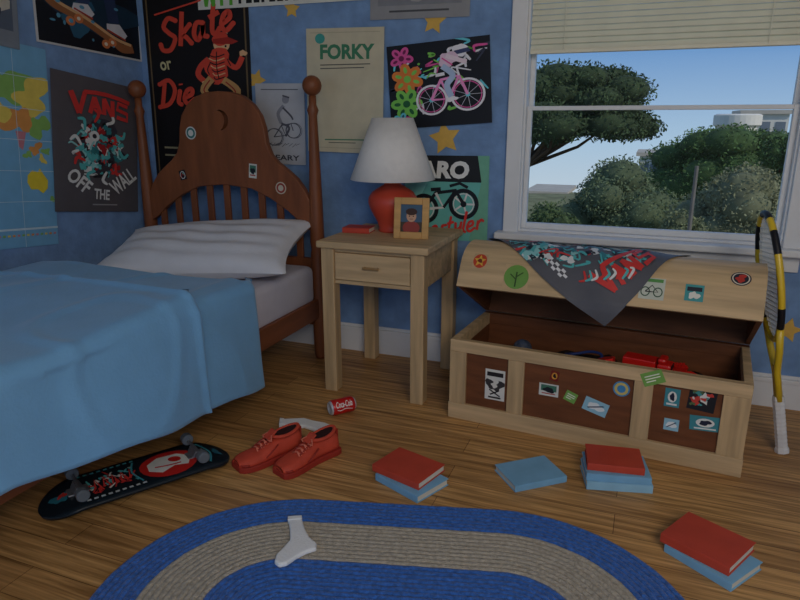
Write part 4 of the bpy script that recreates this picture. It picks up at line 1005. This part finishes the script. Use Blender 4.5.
def bld(px,y,label,round_=False):
    (u0,v0,u1,v1)=px; a=PY(u0,v0,y);c=PY(u1,v1,y); w=c.x-a.x; h=a.z-(GZ-6)
    r=empty('building',((a.x+c.x)/2,y,GZ-6),0,label,'building','buildings beyond the trees')
    if round_: MB().lathe([(w*.42,0),(w*.42,h-1.0),(w*.5,h-.8),(w*.5,h-.1),(w*.44,h)],n=28).build('tower',CONC,r)
    else: MB().box(-w/2,w/2,0,6,0,h).build('wall',CONC,r); MB().box(-w/2-.3,w/2+.3,-.3,6.3,h,h+.3).build('roof',M((180,172,160),.8,.1,1),r)
    n=max(3,int(w/1.6)); 
    for k in range(n):
        x=-w/2+w*(k+.5)/n
        if not round_: MB().box(x-.35,x+.35,-.05,.05,h-1.7,h-.6).build('window',WIN,r)
    return r
bld((640,156,668,190),58,'low white building with small windows between the trees')
bld((528,194,562,230),56,'low pale building under the umbrella pine')
bld((714,114,752,190),56,'cream round-topped tower building standing above the pines',round_=True)
bld((744,114,778,190),60,'narrow flat-roofed white block beside the round-topped tower')
pb=PY(697,166,11); 
ut=MB().tube([(0,0,0),(0,0,pb.z-GZ+.3)],[.05,.028],8).build('utility_pole',M((104,100,94),.7,.1,5),loc=(pb.x,11,GZ-.3)); tag(ut,'slender grey utility pole among the trees outside','pole')

# ---------------- world and lights ----------------
wd=bpy.data.worlds.new('world'); SC.world=wd; wd.use_nodes=True; nt=wd.node_tree; n=nt.nodes; l=nt.links
bg=n['Background']; tc=n.new('ShaderNodeTexCoord'); sp=n.new('ShaderNodeSeparateXYZ'); mr=n.new('ShaderNodeMapRange'); mr.inputs['From Min'].default_value=-1; mr.inputs['From Max'].default_value=1
cr2=n.new('ShaderNodeValToRGB'); l.new(tc.outputs['Generated'],sp.inputs[0]); l.new(sp.outputs['Z'],mr.inputs['Value']); l.new(mr.outputs[0],cr2.inputs[0]); l.new(cr2.outputs[0],bg.inputs[0])
el=cr2.color_ramp.elements; el[0].position=0; el[0].color=(.20,.17,.13,1); el[1].position=1; el[1].color=(.12,.22,.42,1)
for p_,c_ in ((.35,(.30,.27,.22,1)),(.43,(.54,.62,.68,1)),(.485,(.38,.54,.70,1)),(.55,(.14,.30,.58,1))):
    e_=el.new(p_); e_.color=c_
bg.inputs[1].default_value=1.0
def light(kind,loc,rot,en,size=1,colr=(1,1,1),nm='light'):
    ld=bpy.data.lights.new(nm,kind); ld.energy=en; ld.color=colr
    if kind=='AREA': ld.size=size
    o=bpy.data.objects.new(nm,ld); COL.objects.link(o); o.location=loc; o.rotation_euler=rot; return o
su=light('SUN',(10,0,20),(0,0,0),2.0,colr=(1,.94,.84),nm='sun'); su.data.angle=R(2)
su.rotation_euler=Vector((-.75,.4,-.6)).to_track_quat('-Z','Y').to_euler()
a_=light('AREA',(.9,-.6,2.3),(0,0,0),50,1.6,(1,.90,.76),'added_fill_light')  # unseen fill lamp, added to brighten and warm the room
a_.rotation_euler=Vector((-.55,.9,-.75)).to_track_quat('-Z','Y').to_euler()
